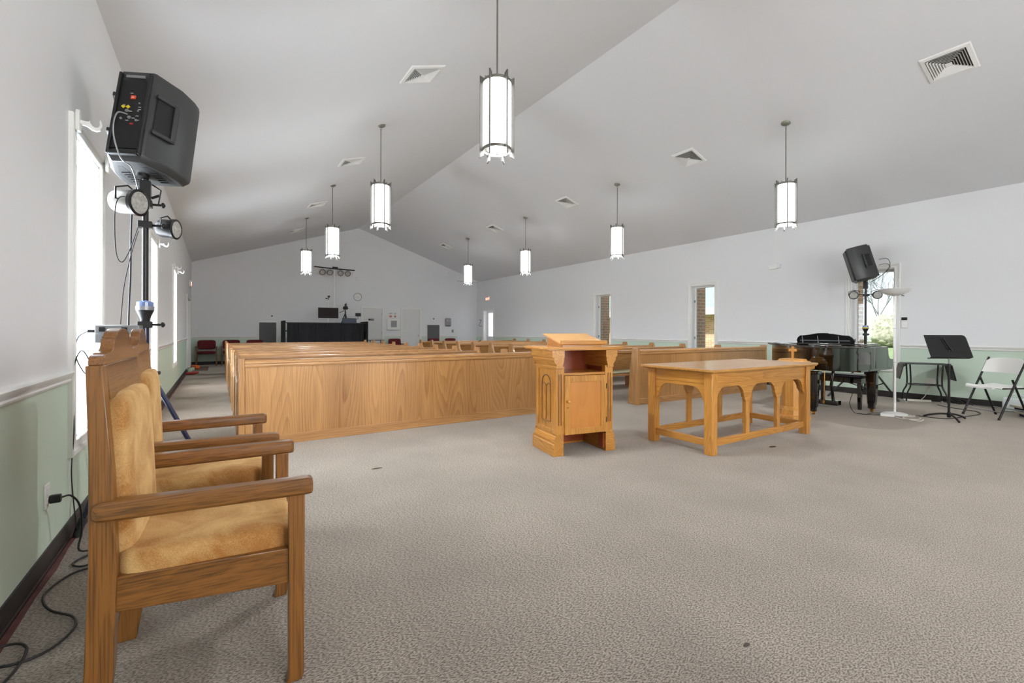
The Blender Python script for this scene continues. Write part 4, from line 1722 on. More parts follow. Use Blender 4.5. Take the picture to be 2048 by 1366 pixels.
make_stand('dark blue tripod stand carrying the big loudspeaker at left', SPL[0], SPL[1], 0.88, [(-0.27, -0.19), (0.44, -0.24), (-0.02, 0.5)], 2.09, 1.29, 'bluemetal', (1.18, 1.80, 1.93))
make_stand('black tripod stand behind the piano carrying the far loudspeaker', SPR[0], SPR[1], 0.62, [(-0.36, 0.42), (-0.10, -0.48), (0.44, 0.1)], 2.03, 1.22, 'blackmetal', (1.1, 1.78))
for k, (dx, dy, l, az) in enumerate(((-0.12, 0.13, 'round stage light at the left of the far loudspeaker stand', 150), (0.11, -0.13, 'round stage light at the right of the far loudspeaker stand', 175))):
    make_par(l, (SPR[0] + dx, SPR[1] + dy, 1.78 - 0.0 * k), R(az + 40), 8, 0.068, 0.06, 'blackmetal')
b = B()
b.tube([(SPR[0] - 0.12, SPR[1] + 0.13, 1.80), (SPR[0], SPR[1] + 0.0, 1.79), (SPR[0] + 0.11, SPR[1] - 0.13, 1.80)], 0.007, n=8)
tag(b.build('light_crossbar', 'blackmetal'), 'thin crossbar holding the two round lights of the far stand', 'bar')

for k, z in enumerate((0.0, -0.09)):
    b = B()
    b.tube([Vector(p) for p in ((SPR[0] + 0.08, SPR[1] - 0.16, 2.38 + z), (SPR[0] + 0.11, SPR[1] - 0.26, 2.39 + z), (SPR[0] + 0.12, SPR[1] - 0.30, 2.28 + z * 0.5), (SPR[0] + 0.1, SPR[1] - 0.22, 2.13), (SPR[0] + 0.04, SPR[1] - 0.06, 2.0))], 0.004, n=8, smooth=8)
    tag(b.build('speaker_cable', 'cable', smooth=60), ('upper', 'lower')[k] + ' of two black cables looping behind the far loudspeaker', 'cable')

# dimmer unit beside the left stand
t = thing('dimmer_pack', 'grey metal dimmer unit with sockets, clamped before the bright left window', 'dimmer', (-0.47, 3.53, 1.13), R(-12))
b = B()
b.box(-0.12, 0.09, -0.03, 0.03, -0.005, 0.045)
b.box(-0.12, 0.02, -0.03, 0.025, -0.06, -0.005)
b.build('housing', 'steel', t, bevel=0.003)
for x, z in ((-0.085, 0.02), (0.02, 0.02), (-0.07, -0.035)):
    b = B()
    b.box(x - 0.014, x + 0.014, -0.034, -0.03, z - 0.013, z + 0.013)
    b.build('socket', 'ink', t)
b = B()
b.tube([(-0.12, 0, 0.01), (-0.16, -0.01, 0.01)], 0.01, n=8)
b.build('plug', 'blackmetal', t)

CABG = 'black cables of the left speaker stand'


def cable(name, label, pts, r=0.004, mat='cable', group=None, cat='cable', smooth=8):
    b = B()
    b.tube([Vector(p) for p in pts], r, n=8, smooth=smooth)
    return tag(b.build(name, mat, smooth=60), label, cat, group)


cable('hanging_cable', 'black cable looping down from the chrome stage light', [(-0.42, 3.44, 1.92), (-0.47, 3.42, 1.91), (-0.49, 3.42, 1.82), (-0.485, 3.42, 1.6), (-0.46, 3.43, 1.54), (-0.43, 3.47, 1.62), (-0.40, 3.55, 1.78)], 0.0028)
cable('hanging_cable', 'thin black cable slanting down to the grey dimmer unit', [(-0.40, 3.55, 1.75), (-0.43, 3.52, 1.6), (-0.46, 3.5, 1.4), (-0.475, 3.5, 1.18)], 0.0026)
cable('hanging_cable', 'cable bundle running down beside the left stand pole', [(-0.41, 3.60, 2.05), (-0.44, 3.62, 1.85), (-0.445, 3.62, 1.5), (-0.452, 3.61, 1.2), (-0.45, 3.62, 0.8), (-0.45, 3.66, 0.3), (-0.50, 3.66, 0.012)], 0.0048)
cable('speaker_cable', 'pale speaker cable curling over the big loudspeaker rear panel', [(-0.43, 3.37, 2.38), (-0.47, 3.33, 2.36), (-0.485, 3.33, 2.25), (-0.46, 3.38, 2.13), (-0.42, 3.45, 2.1), (-0.40, 3.56, 2.0)], 0.004, 'steel')
cable('hanging_cable', 'black cable looping from the dimmer unit down behind the nearest armchair', [(-0.62, 3.52, 1.14), (-0.66, 3.5, 1.1), (-0.665, 3.48, 1.0), (-0.62, 3.46, 0.9), (-0.60, 3.45, 0.96), (-0.635, 3.44, 1.03), (-0.665, 3.42, 0.9), (-0.655, 3.4, 0.6), (-0.665, 3.4, 0.35), (-0.64, 3.38, 0.06)], 0.003)

# wall outlet with plug and the power cable on the floor
t = thing('wall_outlet', 'white outlet on the green wall at far left, black plug in it', 'outlet', (XL, 3.02, 0.355))
b = B()
b.box(0, 0.007, -0.036, 0.036, -0.058, 0.058)
b.build('plate', 'plastic_white', t, bevel=0.003)
b = B()
b.box(0.006, 0.010, -0.016, 0.016, 0.008, 0.038).box(0.006, 0.010, -0.016, 0.016, -0.038, -0.008)
b.build('socket', 'white', t, bevel=0.002)
b = B()
b.prism([(-0.013, -0.02), (0.013, -0.02), (0.016, 0.0), (0.012, 0.018), (-0.012, 0.018), (-0.016, 0.0)], 0.009, 0.05, 'x')
o = b.build('power_plug', 'black', None, bevel=0.004)
o.location = (XL + 0.002, 3.03, 0.335)
tag(o, 'black moulded plug pushed into the outlet at far left', 'plug')
cable('power_cable', 'black power cable winding over the carpet at bottom left',
      [(-0.63, 3.03, 0.335), (-0.60, 3.06, 0.33), (-0.575, 3.1, 0.26), (-0.575, 3.14, 0.12), (-0.58, 3.12, 0.03), (-0.50, 3.16, 0.008), (-0.44, 3.12, 0.008), (-0.47, 3.0, 0.008), (-0.54, 2.96, 0.008), (-0.585, 3.02, 0.008),
       (-0.53, 3.1, 0.008), (-0.43, 3.08, 0.008), (-0.40, 2.98, 0.008), (-0.46, 2.93, 0.008), (-0.56, 2.9, 0.008), (-0.612, 2.78, 0.008), (-0.612, 2.68, 0.008), (-0.56, 2.56, 0.008), (-0.475, 2.46, 0.008), (-0.455, 2.36, 0.008), (-0.49, 2.26, 0.008), (-0.55, 2.22, 0.008), (-0.62, 2.23, 0.008), (-0.655, 2.28, 0.008),
       (-0.65, 2.36, 0.008), (-0.6, 2.355, 0.008), (-0.565, 2.30, 0.008), (-0.56, 2.2, 0.008), (-0.575, 2.1, 0.008), (-0.60, 1.9, 0.008)], 0.0045, smooth=5)
# maroon tape strip along the left base
b = B()
pts = []
y = -0.5
rows = []
while y < 14.9:
    w = 0.008 + 0.012 * random.random()
    rows.append((y, XL + 0.016, XL + 0.022 + w))
    y += 0.25
lo = [(a, y) for y, a, c in rows]
hi = [(c, y) for y, a, c in rows]
b.prism(lo + hi[::-1], 0.0, 0.006, 'z')
tag(b.build('floor_tape', 'maroon'), 'maroon cable tape running along the left black baseboard', 'tape')

# ------------------------------------------------------------------ torchiere, music stand, folding chair, typing table
t = thing('torchiere_lamp', 'tall white torchiere floor lamp with upturned bowl, before the piano', 'floor lamp', (7.90, 2.37, 0))
b = B()
b.lathe([(0.145, 0.0), (0.145, 0.012), (0.12, 0.022), (0.02, 0.035)], n=32)
b.build('base', 'plastic_white', t, smooth=35)
b = B()
b.tube([(0, 0, 0.03), (0, 0, 1.65)], 0.0165, n=16)
b.build('pole', 'plastic_white', t, smooth=40)
b = B()
for z in (0.72, 1.19):
    b.lathe([(0.0175, z), (0.0175, z + 0.004)], n=16)
b.build('joint_ring', 'steel', t)
b = B()
b.lathe([(0.02, 1.645), (0.05, 1.652), (0.10, 1.668), (0.15, 1.698), (0.188, 1.74), (0.184, 1.742), (0.145, 1.706), (0.08, 1.676), (0.01, 1.665)], n=36)
b.build('bowl', 'plastic_white', t, smooth=50)
b = B()
b.tube([(0.05, -0.06, 1.655), (0.07, -0.08, 1.645)], 0.008, n=10)
b.build('switch', 'steel', t)


def make_music_stand():
    t = thing('music_stand', 'black orchestra music stand with tilted desk, seen from behind', 'music stand', (8.02, 1.84, 0), 0)
    w = Vector((0.81, -0.587, 0)).normalized()
    away = Vector((0.587, 0.81, 0)).normalized()
    u = (away * math.sin(R(22)) + Vector((0, 0, 1)) * math.cos(R(22)))
    b = B()
    b.tube([(0, 0, 0.05), (0, 0, 0.72)], 0.013, n=14)
    b.build('lower_tube', 'blackmetal', t, smooth=40)
    b = B()
    b.tube([(0, 0, 0.70), (0, 0, 0.90)], 0.009, n=12)
    b.build('inner_tube', 'steel', t, smooth=40)
    b = B()
    b.lathe([(0.018, 0.70), (0.018, 0.73)], n=14)
    b.lathe([(0.014, 0.885), (0.018, 0.9), (0.014, 0.915)], n=14)
    b.build('clutch', 'black', t, smooth=40)
    cen = Vector((0, 0, 0.962)) + away * 0.012
    nrm = w.cross(u).normalized()
    if nrm.dot(away) < 0:
        nrm = -nrm
    W2, H2 = 0.262, 0.155
    pr = [(-W2, -H2), (W2, -H2), (W2, H2 - 0.04), (W2 - 0.012, H2 - 0.012), (W2 - 0.04, H2), (-W2, H2)]
    b = B()
    b.loft([[cen + w * a + u * c for a, c in pr], [cen + w * a + u * c + nrm * 0.004 for a, c in pr]])
    b.loft([[cen + w * a - u * H2 + nrm * d_ + u * h_ for d_, h_ in ((0.004, 0), (0.06, 0), (0.06, 0.012), (0.057, 0.012), (0.057, 0.003), (0.004, 0.003))] for a in (-W2, W2)])
    b.build('desk', 'ink', t)
    b = B()
    b.tube([cen - w * 0.06 + u * 0.11 - nrm * 0.006, cen - w * 0.02 - u * 0.05 - nrm * 0.012, Vector((0, 0, 0.90))], 0.006, n=8)
    b.tube([cen - w * 0.03 + u * 0.115 - nrm * 0.008, cen + w * 0.02 - u * 0.07 - nrm * 0.012], 0.011, n=8)
    b.build('desk_bracket', 'blackmetal', t)
    b = B()
    for k in range(3):
        a = R(95 + 120 * k)
        b.tube([(0, 0, 0.075), (0.08 * math.cos(a), 0.08 * math.sin(a), 0.07), (0.18 * math.cos(a), 0.18 * math.sin(a), 0.045), (0.25 * math.cos(a), 0.25 * math.sin(a), 0.014)], 0.013, n=8, smooth=5, radii=None)
    b.lathe([(0.018, 0.03), (0.022, 0.05), (0.018, 0.10)], n=14)
    b.build('tripod_base', 'blackmetal', t, smooth=40)
    return t


make_music_stand()


def make_folding_chair():
    t = thing('folding_chair', 'white plastic folding chair with dark steel frame at right edge', 'folding chair', (8.78, 1.57, 0), R(148.5))
    hw = 0.228
    # +x = facing forward. front feet x=+0.17, rear feet x=-0.25
    for s in (-1, 1):
        y = s * hw
        b = B()
        b.tube([(0.18, y, 0.012), (0.0, y, 0.40), (-0.19, y, 0.80)], 0.0125, n=10)
        b.tube([(0.185, y, 0.0), (0.178, y, 0.03)], 0.015, n=10)
        b.build('front_leg', 'blackmetal', t, smooth=40)
        b = B()
        yy = s * (hw - 0.03)
        b.tube([(-0.25, yy, 0.012), (-0.03, yy, 0.52)], 0.012, n=10)
        b.tube([(-0.256, yy, 0.0), (-0.245, yy, 0.03)], 0.0145, n=10)
        b.build('rear_leg', 'blackmetal', t, smooth=40)
        b = B()
        b.tube([(0.1, yy, 0.405), (-0.2, yy, 0.41)], 0.01, n=8)
        b.build('seat_tube', 'blackmetal', t)
    b = B()
    b.tube([(0.145, -hw, 0.10), (0.145, hw, 0.10)], 0.007, n=8)
    b.tube([(-0.21, -hw + 0.03, 0.11), (-0.21, hw - 0.03, 0.11)], 0.007, n=8)
    b.build('crossbar', 'steel', t, smooth=40)
    # seat: contoured
    b = B()
    rings = []
    for i in range(13):
        f = i / 12
        x = 0.21 - 0.42 * f
        hwid = 0.205 * (1 - 0.10 * abs(f - 0.5) * 2) if 0 < i < 12 else 0.17
        z = 0.43 + 0.012 * math.cos(f * PI * 2) - (0.02 if i == 0 else 0)
        ring = []
        for k in range(13):
            g = -1 + 2 * k / 12
            ring.append((x, g * hwid, z - 0.010 * math.cos(g * PI / 2) ** 1))
        for k in range(12, -1, -1):
            g = -1 + 2 * k / 12
            ring.append((x, g * hwid, z - 0.032 + 0.004 * abs(g)))
        rings.append(ring)
    b.loft(rings)
    b.build('seat', 'fold_white', t, smooth=50)
    b = B()
    cols = []
    for k in range(15):
        g = -1 + 2 * k / 14
        y = g * 0.225
        xo = -0.018 * math.cos(g * PI / 2)
        top = 0.80 - 0.045 * abs(g) ** 4
        bot = 0.60 + 0.0 * g
        off = lambda z: -0.185 + (0.79 - z) * (0.187 / 0.39) + xo + 0.006
        pts = []
        for z in (bot, bot + 0.05, (bot + top) / 2, top - 0.03, top):
            pts.append((off(z) + 0.01, y, z))
        for z in (top, top - 0.03, (bot + top) / 2, bot + 0.05, bot):
            pts.append((off(z) - 0.014, y, z))
        cols.append(pts)
    b.loft(cols)
    b.build('backrest', 'fold_white', t, smooth=50)
    return t


make_folding_chair()

t = thing('typing_table', 'small black metal typing table with drop leaves against the green wall', 'table', (9.60, 2.50, 0), R(-62))
for s in (-1, 1):
    for q in (-1, 1):
        b = B()
        b.tube([(s * 0.20, q * 0.11, 0.62), (s * 0.19, q * 0.11, 0.30), (s * 0.235, q * 0.125, 0.16), (s * 0.25, q * 0.13, 0.025)], 0.011, n=8, smooth=4)
        lg = b.build('leg', 'blackmetal', t, smooth=40)
        b = B()
        b.tube([(s * 0.25, q * 0.13 - 0.008, 0.014), (s * 0.25, q * 0.13 + 0.008, 0.014)], 0.014, n=12)
        b.build('caster', 'steel', lg, smooth=40)
b = B()
b.box(-0.28, 0.28, -0.17, 0.17, 0.625, 0.64)
b.build('top', 'black', t, bevel=0.004)
b = B()
b.box(-0.2, 0.2, -0.115, -0.095, 0.285, 0.30).box(-0.2, 0.2, 0.095, 0.115, 0.285, 0.30)
b.box(-0.2, -0.185, -0.11, 0.11, 0.285, 0.30).box(0.185, 0.2, -0.11, 0.11, 0.285, 0.30)
b.build('lower_frame', 'blackmetal', t)
for s in (-1, 1):
    b = B()
    b.cbox((s * 0.315, 0, 0.505), (0.012, 0.35, 0.25), ROT('Y', -s * 12).to_3x3())
    lf = b.build('drop_leaf', 'blackmetal', t, bevel=0.006)
    b = B()
    b.tube([(s * 0.25, -0.1, 0.61), (s * 0.31, -0.1, 0.57)], 0.012, n=8)
    b.build('leaf_bracket', 'blackmetal', lf)

t = thing('wall_outlet', 'white outlet with a plugged adapter behind the typing table', 'outlet', (XR, 2.50, 0.30))
b = B()
b.box(-0.007, 0, -0.06, 0.06, -0.06, 0.075)
b.build('plate', 'plastic_white', t, bevel=0.003)
b = B()
b.box(-0.035, -0.006, -0.03, 0.02, -0.055, -0.005)
b.build('adapter', 'plastic_white', t, bevel=0.004)
cable('extension_cord', 'white cord dropping from the outlet behind the typing table', [(9.885, 2.49, 0.25), (9.86, 2.52, 0.18), (9.83, 2.55, 0.08), (9.78, 2.58, 0.03)], 0.005, 'cable_white')
b = B()
b.cbox((9.66, 2.60, 0.018), (0.05, 0.34, 0.032), ROT('Z', 28).to_3x3())
tag(b.build('power_strip', 'cable_white', bevel=0.004), 'long cream power strip on the floor under the typing table', 'power strip')
cable('power_cable', 'tangled black cables lying along the right black baseboard',
      [(9.88, 3.7, 0.012), (9.87, 3.4, 0.012), (9.89, 3.2, 0.012), (9.86, 3.0, 0.012), (9.88, 2.85, 0.012), (9.86, 2.7, 0.012), (9.88, 2.5, 0.012), (9.885, 2.3, 0.06), (9.87, 2.16, 0.012), (9.84, 2.10, 0.03), (9.86, 2.16, 0.09), (9.88, 2.05, 0.05), (9.82, 1.98, 0.012)], 0.009)
cable('floor_cable', 'black cable crossing the carpet below the music stand', [(7.95, 2.2, 0.006), (8.0, 2.08, 0.006), (7.98, 1.98, 0.006), (8.1, 1.85, 0.006), (8.45, 1.78, 0.006), (8.85, 1.72, 0.006), (9.1, 1.78, 0.006), (9.2, 1.95, 0.006), (9.3, 2.15, 0.006), (9.45, 2.3, 0.006)], 0.005)
cable('floor_cable', 'white cord coiled on the carpet beside the torchiere base', [(7.72, 2.36, 0.008), (7.6, 2.28, 0.008), (7.52, 2.18, 0.008), (7.6, 2.06, 0.008), (7.78, 2.06, 0.008), (7.9, 2.14, 0.008), (7.82, 2.18, 0.012), (7.62, 2.2, 0.012), (7.5, 2.1, 0.012), (7.52, 2.0, 0.008), (7.66, 2.0, 0.008)], 0.006, 'cable_white')
cable('floor_cable', 'black and blue cord coiled around the near piano leg', [(7.70, 2.78, 0.3), (7.62, 2.8, 0.12), (7.55, 2.72, 0.008), (7.5, 2.6, 0.008), (7.58, 2.48, 0.008), (7.74, 2.46, 0.008), (7.78, 2.5, 0.01), (7.66, 2.56, 0.012), (7.52, 2.56, 0.008), (7.46, 2.66, 0.008)], 0.0045)
b = B()
b.cbox((7.60, 2.36, 0.022), (0.07, 0.15, 0.04), ROT('Z', 20).to_3x3())
tag(b.build('power_adapter', 'plastic_white', bevel=0.006), 'white power block on the carpet by the near piano leg', 'power adapter')

# jug and books under the folding chair
t = thing('plastic_jug', 'translucent white plastic jug on the floor behind the folding chair', 'jug', (9.62, 1.50, 0), R(-80))
b = B()
b.box(-0.13, 0.13, -0.08, 0.08, 0, 0.2)
b.build('body', 'jug', t, bevel=0.02, seg=3)
b = B()
b.tube([(-0.05, 0, 0.19), (-0.05, 0, 0.24), (0.06, 0, 0.24), (0.09, 0, 0.19)], 0.012, n=8, smooth=4)
b.build('handle', 'jug', t, smooth=40)
t2 = thing('plastic_jug', 'second white jug with a slanted spout, right of the first jug', 'jug', (9.55, 1.19, 0), R(-80))
b = B()
b.box(-0.12, 0.12, -0.08, 0.08, 0, 0.17)
b.prism([(-0.12, 0.165), (0.02, 0.165), (0.02, 0.23), (-0.02, 0.235)], -0.06, 0.06, 'y')
b.build('body', 'jug', t2, bevel=0.015, seg=3)
bz = 0.0
bk_l = ['bottom navy book of the pile under the folding chair', 'white paged book on the bottom navy one, under the folding chair', 'middle navy binder in the pile under the folding chair', 'top white paper stack of the pile under the folding chair']
for k, (w, d, h, mt) in enumerate(((0.34, 0.27, 0.04, 'navy'), (0.36, 0.28, 0.035, 'paper'), (0.32, 0.25, 0.05, 'navy'), (0.35, 0.27, 0.025, 'paper'))):
    t = thing('book', bk_l[k], 'book', (9.22 - 0.02 * k, 1.20 + 0.02 * k, bz), R(-66 + 7 * k), 'books under the folding chair')
    b = B()
    b.box(-w / 2 + 0.006, w / 2 - 0.008, -d / 2 + 0.006, d / 2 - 0.006, 0.003, h - 0.003)
    b.build('pages', 'paper', t)
    b = B()
    b.box(-w / 2, w / 2, -d / 2, d / 2, 0, 0.003).box(-w / 2, w / 2, -d / 2, d / 2, h - 0.003, h).box(-w / 2, -w / 2 + 0.005, -d / 2, d / 2, 0, h)
    b.build('cover', mt, t)
    bz += h

# wall fittings, right wall
t = thing('wall_keypad', 'white wall thermostat with dark screen right of the rightmost window', 'thermostat', (XR, 2.84, 1.31))
b = B()
b.box(-0.02, 0, -0.045, 0.045, -0.10, 0.09)
b.build('body', 'plastic_white', t, bevel=0.008)
b = B()
b.box(-0.0225, -0.019, -0.04, 0.04, 0.035, 0.085)
b.build('display', 'ink', t)
t = thing('wall_speaker_box', 'small white box on the right wall at the end of a thin conduit', 'wall box', (XR, 5.03, 2.52))
b = B()
b.box(-0.05, 0, -0.09, 0.09, -0.055, 0.055)
b.build('box', 'plastic_white', t, bevel=0.005)
b = B()
b.tube([(-0.006, 0, 0.05), (-0.006, 0, HE - 2.53)], 0.005, n=8)
b.build('conduit', 'plastic_white', t)
b = B()
b.box(-0.05, 0, -0.15, -0.09, -0.04, 0.04)
b.build('side_cap', 'wallplain', t)


def exit_sign(label, x, y, z, sgn):
    t = thing('exit_sign', label, 'exit sign', (x, y, z))
    b = B()
    xa, xb = sorted((0, sgn * 0.05))
    b.box(xa, xb, -0.15, 0.15, -0.1, 0.1)
    b.build('housing', 'plastic_white', t, bevel=0.004)
    fm = frame_mat((sgn * 0.051, 0, 0), (0, sgn * 1, 0), (0, 0, 1))
    text_mesh('letters', 'EXIT', 0.15, 'exit_red', t, fm, 0.001)
    return t


exit_sign('lit red EXIT sign above the door in the right wall', XR, 17.1, 2.52, -1)
exit_sign('lit red EXIT sign above the door in the left wall', XL, 16.5, 2.51, 1)
t = thing('coat_hooks', 'small dark metal coat hooks on the right wall beside the far door', 'coat hooks', (XR, 17.82, 1.45))
b = B()
b.box(-0.01, 0, -0.1, 0.1, 0.16, 0.18).box(-0.01, 0, -0.12, 0.04, -0.12, -0.1)
b.tube([(-0.02, -0.1, 0.16), (-0.03, 0.1, -0.1)], 0.008, n=6)
b.build('hook_bars', 'slate', t)


# ------------------------------------------------------------------ back wall fittings
def return_grille(label, x0, x1, z1, z0=0.45):
    t = thing('air_return_grille', label, 'air grille', ((x0 + x1) / 2, YB, 0), 0, 'return air grilles on the back wall')
    w = (x1 - x0) / 2
    b = B()
    b.box(-w, -w + 0.045, -0.02, 0, z0, z1).box(w - 0.045, w, -0.02, 0, z0, z1).box(-w + 0.045, w - 0.045, -0.02, 0, z1 - 0.045, z1).box(-w + 0.045, w - 0.045, -0.02, 0, z0, z0 + 0.045)
    b.build('frame', 'white', t, bevel=0.003)
    b = B()
    b.box(-w + 0.045, w - 0.045, -0.004, 0, z0 + 0.045, z1 - 0.045)
    b.build('filter', 'grilledark', t)
    b = B()
    z = z0 + 0.06
    while z < z1 - 0.05:
        b.box(-w + 0.045, w - 0.045, -0.012, -0.004, z, z + 0.005)
        z += 0.022
    for q in (-0.33, 0.33):
        b.box(q * w - 0.002, q * w + 0.002, -0.014, -0.012, z0 + 0.045, z1 - 0.045)
    b.build('slats', 'grilledark', t)
    return t


return_grille('tall return air grille left of the black skirted booth', 1.19, 1.81, 1.455)
return_grille('return air grille at the right end of the back wall', 7.40, 8.04, 1.42)

t = thing('wall_clock', 'round white wall clock with thin dark rim on the back wall', 'clock', (4.57, YB, 2.43))
b = B()
b.lathe([(0.155, 0), (0.155, 0.03), (0.14, 0.035), (0.135, 0.02)], n=32, mat=frame_mat((0, 0, 0), (1, 0, 0), (0, 0, 1)), cap=False)
b.build('rim', 'steel', t, smooth=35)
b = B()
b.lathe([(0.138, 0.0), (0.138, 0.018)], n=32, mat=frame_mat((0, 0, 0), (1, 0, 0), (0, 0, 1)))
b.build('face', 'white', t)
b = B()
b.cbox((0.02, -0.021, -0.025), (0.008, 0.002, 0.07), ROT('Y', 35).to_3x3())
b.cbox((-0.03, -0.021, 0.0), (0.006, 0.002, 0.09), ROT('Y', 80).to_3x3())
b.build('hands', 'steel', t)
t = thing('wall_disc', 'round white cover plate on the back wall above the clock', 'cover plate', (4.6, YB, 3.15))
b = B()
b.lathe([(0.1, 0), (0.1, 0.012), (0.09, 0.016)], n=28, mat=frame_mat((0, 0, 0), (1, 0, 0), (0, 0, 1)))
b.build('plate', 'wallplain', t, smooth=35)
b = B()
b.lathe([(0.09, 0), (0.09, 0.02), (0.05, 0.028)], n=28, mat=frame_mat((8.5, YB, 3.68), (1, 0, 0), (0, 0, 1)))
tag(b.build('smoke_detector', 'wallplain', smooth=35), 'small round detector high on the back wall below the right slope', 'smoke detector')
for x, l in ((1.63, 'small round thermostat above the left return air grille'), (7.73, 'small round thermostat above the right return air grille')):
    t = thing('round_thermostat', l, 'thermostat', (x, YB, 1.64), 0, 'round thermostats')
    b = B()
    b.lathe([(0.055, 0), (0.055, 0.01), (0.05, 0.015)], n=24, mat=frame_mat((0, 0, 0), (1, 0, 0), (0, 0, 1)))
    b.build('base', 'white', t, smooth=35)
    b = B()
    b.lathe([(0.028, 0.014), (0.026, 0.04)], n=20, mat=frame_mat((0, 0, 0), (1, 0, 0), (0, 0, 1)))
    b.build('dial', 'blackmetal', t, smooth=35)

t = thing('defibrillator_cabinet', 'white wall cabinet with small window between the two back doors', 'cabinet', (5.96, YB, 1.39))
b = B()
b.box(-0.24, 0.24, -0.08, 0, -0.235, 0.235)
b.build('body', 'white', t, bevel=0.006)
b = B()
b.box(-0.22, -0.10, -0.09, -0.08, -0.215, 0.215).box(0.14, 0.22, -0.09, -0.08, -0.215, 0.215).box(-0.1, 0.14, -0.09, -0.08, 0.14, 0.215).box(-0.1, 0.14, -0.09, -0.08, -0.215, -0.12)
b.build('door_frame', 'white', t, bevel=0.003)
b = B()
b.box(-0.1, 0.14, -0.083, -0.0805, -0.12, 0.14)
b.box(-0.1, 0.14, -0.086, -0.083, 0.105, 0.12).box(0.115, 0.125, -0.086, -0.083, -0.1, 0.12)
b.build('window', 'steel', t)
t = thing('defibrillator_sign', 'white AED sign with two red hearts above the wall cabinet', 'sign', (5.95, YB, 1.745))
b = B()
b.prism([(-0.18, 0), (0, -0.10), (0.18, 0)], -0.10, 0.10, 'z')
b.build('plate', 'white', t)


def heart(n=24):
    o = []
    for i in range(n):
        a = 2 * PI * i / n
        o.append((16 * math.sin(a) ** 3 / 17, (13 * math.cos(a) - 5 * math.cos(2 * a) - 2 * math.cos(3 * a) - math.cos(4 * a)) / 17))
    return o


for s, xd, org in ((-1, (0.18, -0.10, 0), (-0.09, -0.0505, 0)), (1, (0.18, 0.10, 0), (0.09, -0.0505, 0))):
    fm = frame_mat(org, xd, (0, 0, 1))
    off = fm.to_3x3() @ Vector((0, 0, 1)) * 0.002
    fm2 = fm.copy()
    fm2.translation = Vector(org) + off + Vector((0, 0, 0.065))
    text_mesh('letters', 'AED', 0.07, 'ink', t, fm2)
    b = B()
    fm3 = fm.copy()
    fm3.translation = Vector(org) + off * 1.2
    b.loft([[fm3 @ Vector((x * 0.055, y * 0.055 - 0.04, 0)) for x, y in heart()], [fm3 @ Vector((x * 0.055, y * 0.055 - 0.04, 0.001)) for x, y in heart()]])
    hz = b.build('heart', 'redink', t)
    b = B()
    bolt = [(0.008, 0.02), (-0.018, -0.002), (-0.002, -0.002), (-0.01, -0.026), (0.018, 0.004), (0.002, 0.004)]
    b.loft([[fm3 @ Vector((x, y - 0.038, 0.0015)) for x, y in bolt], [fm3 @ Vector((x, y - 0.038, 0.0025)) for x, y in bolt]])
    b.build('bolt', 'whiteink', hz)

t = thing('wall_case', 'rounded grey plastic case hung on the back wall, right of the grille', 'wall case', (8.39, YB, 1.50))
b = B()
b.box(-0.14, 0.14, -0.09, 0, -0.175, 0.175)
b.build('shell', 'steel', t, bevel=0.05, seg=4)
b = B()
b.box(-0.06, 0.08, -0.096, -0.088, 0.04, 0.11)
b.build('label_plate', 'whiteink', t)
b = B()
b.box(-0.02, 0.05, -0.0985, -0.0955, 0.055, 0.095)
b.build('red_mark', 'redink', t)
b = B()
b.box(8.58, 8.67, YB - 0.01, YB, 1.06, 1.18)
o = tag(b.build('light_switch', 'canopy', bevel=0.003), 'grey switch plate at the right end of the back wall', 'light switch')


# red chairs along the back wall
def make_red_chair():
    t = thing('waiting_chair', 'x', 'chair', (0, 0, 0), 0, 'dark red waiting chairs along the back wall')
    for s in (-1, 1):
        b = B()
        x = s * 0.27
        b.prism([(x - 0.02, 0), (x + 0.02, 0), (x + 0.02, 0.6), (x - 0.02, 0.6)], -0.27, -0.23, 'y')
        b.prism([(x - 0.02, 0), (x + 0.02, 0), (x + 0.02, 0.6), (x - 0.02, 0.6)], 0.19, 0.23, 'y')
        b.box(x - 0.025, x + 0.025, -0.28, 0.23, 0.58, 0.61)
        b.build('arm_frame', 'chair_z', t, bevel=0.006)
    b = B()
    b.pillow((0, -0.02, 0.42), (0.50, 0.50, 0.11), p=6, n=8)
    b.build('seat', 'redfab', t, smooth=60)
    b = B()
    b.pillow((0, 0.22, 0.66), (0.50, 0.07, 0.30), p=6, n=8, m=ROT('X', -8).to_3x3())
    b.build('backrest', 'redfab', t, smooth=60)
    return t


rc = make_red_chair()
rl = ['dark red chair by the left corner, wholly in view', 'dark red chair cut by the pew ends, second from the left corner', 'dark red chair back, third from the left corner', 'dark red chair back between the two back doors',
      'dark red chair back below the right air grille', 'dark red chair back at the right end of the back wall']
for k, x in enumerate((-0.27, 0.42, 1.10, 6.0, 7.68, 8.45)):
    o = rc if k == 0 else dup(rc, (0, 0, 0), rl[k])
    o.location = (x, 17.62, 0)
    o['label'] = rl[k]

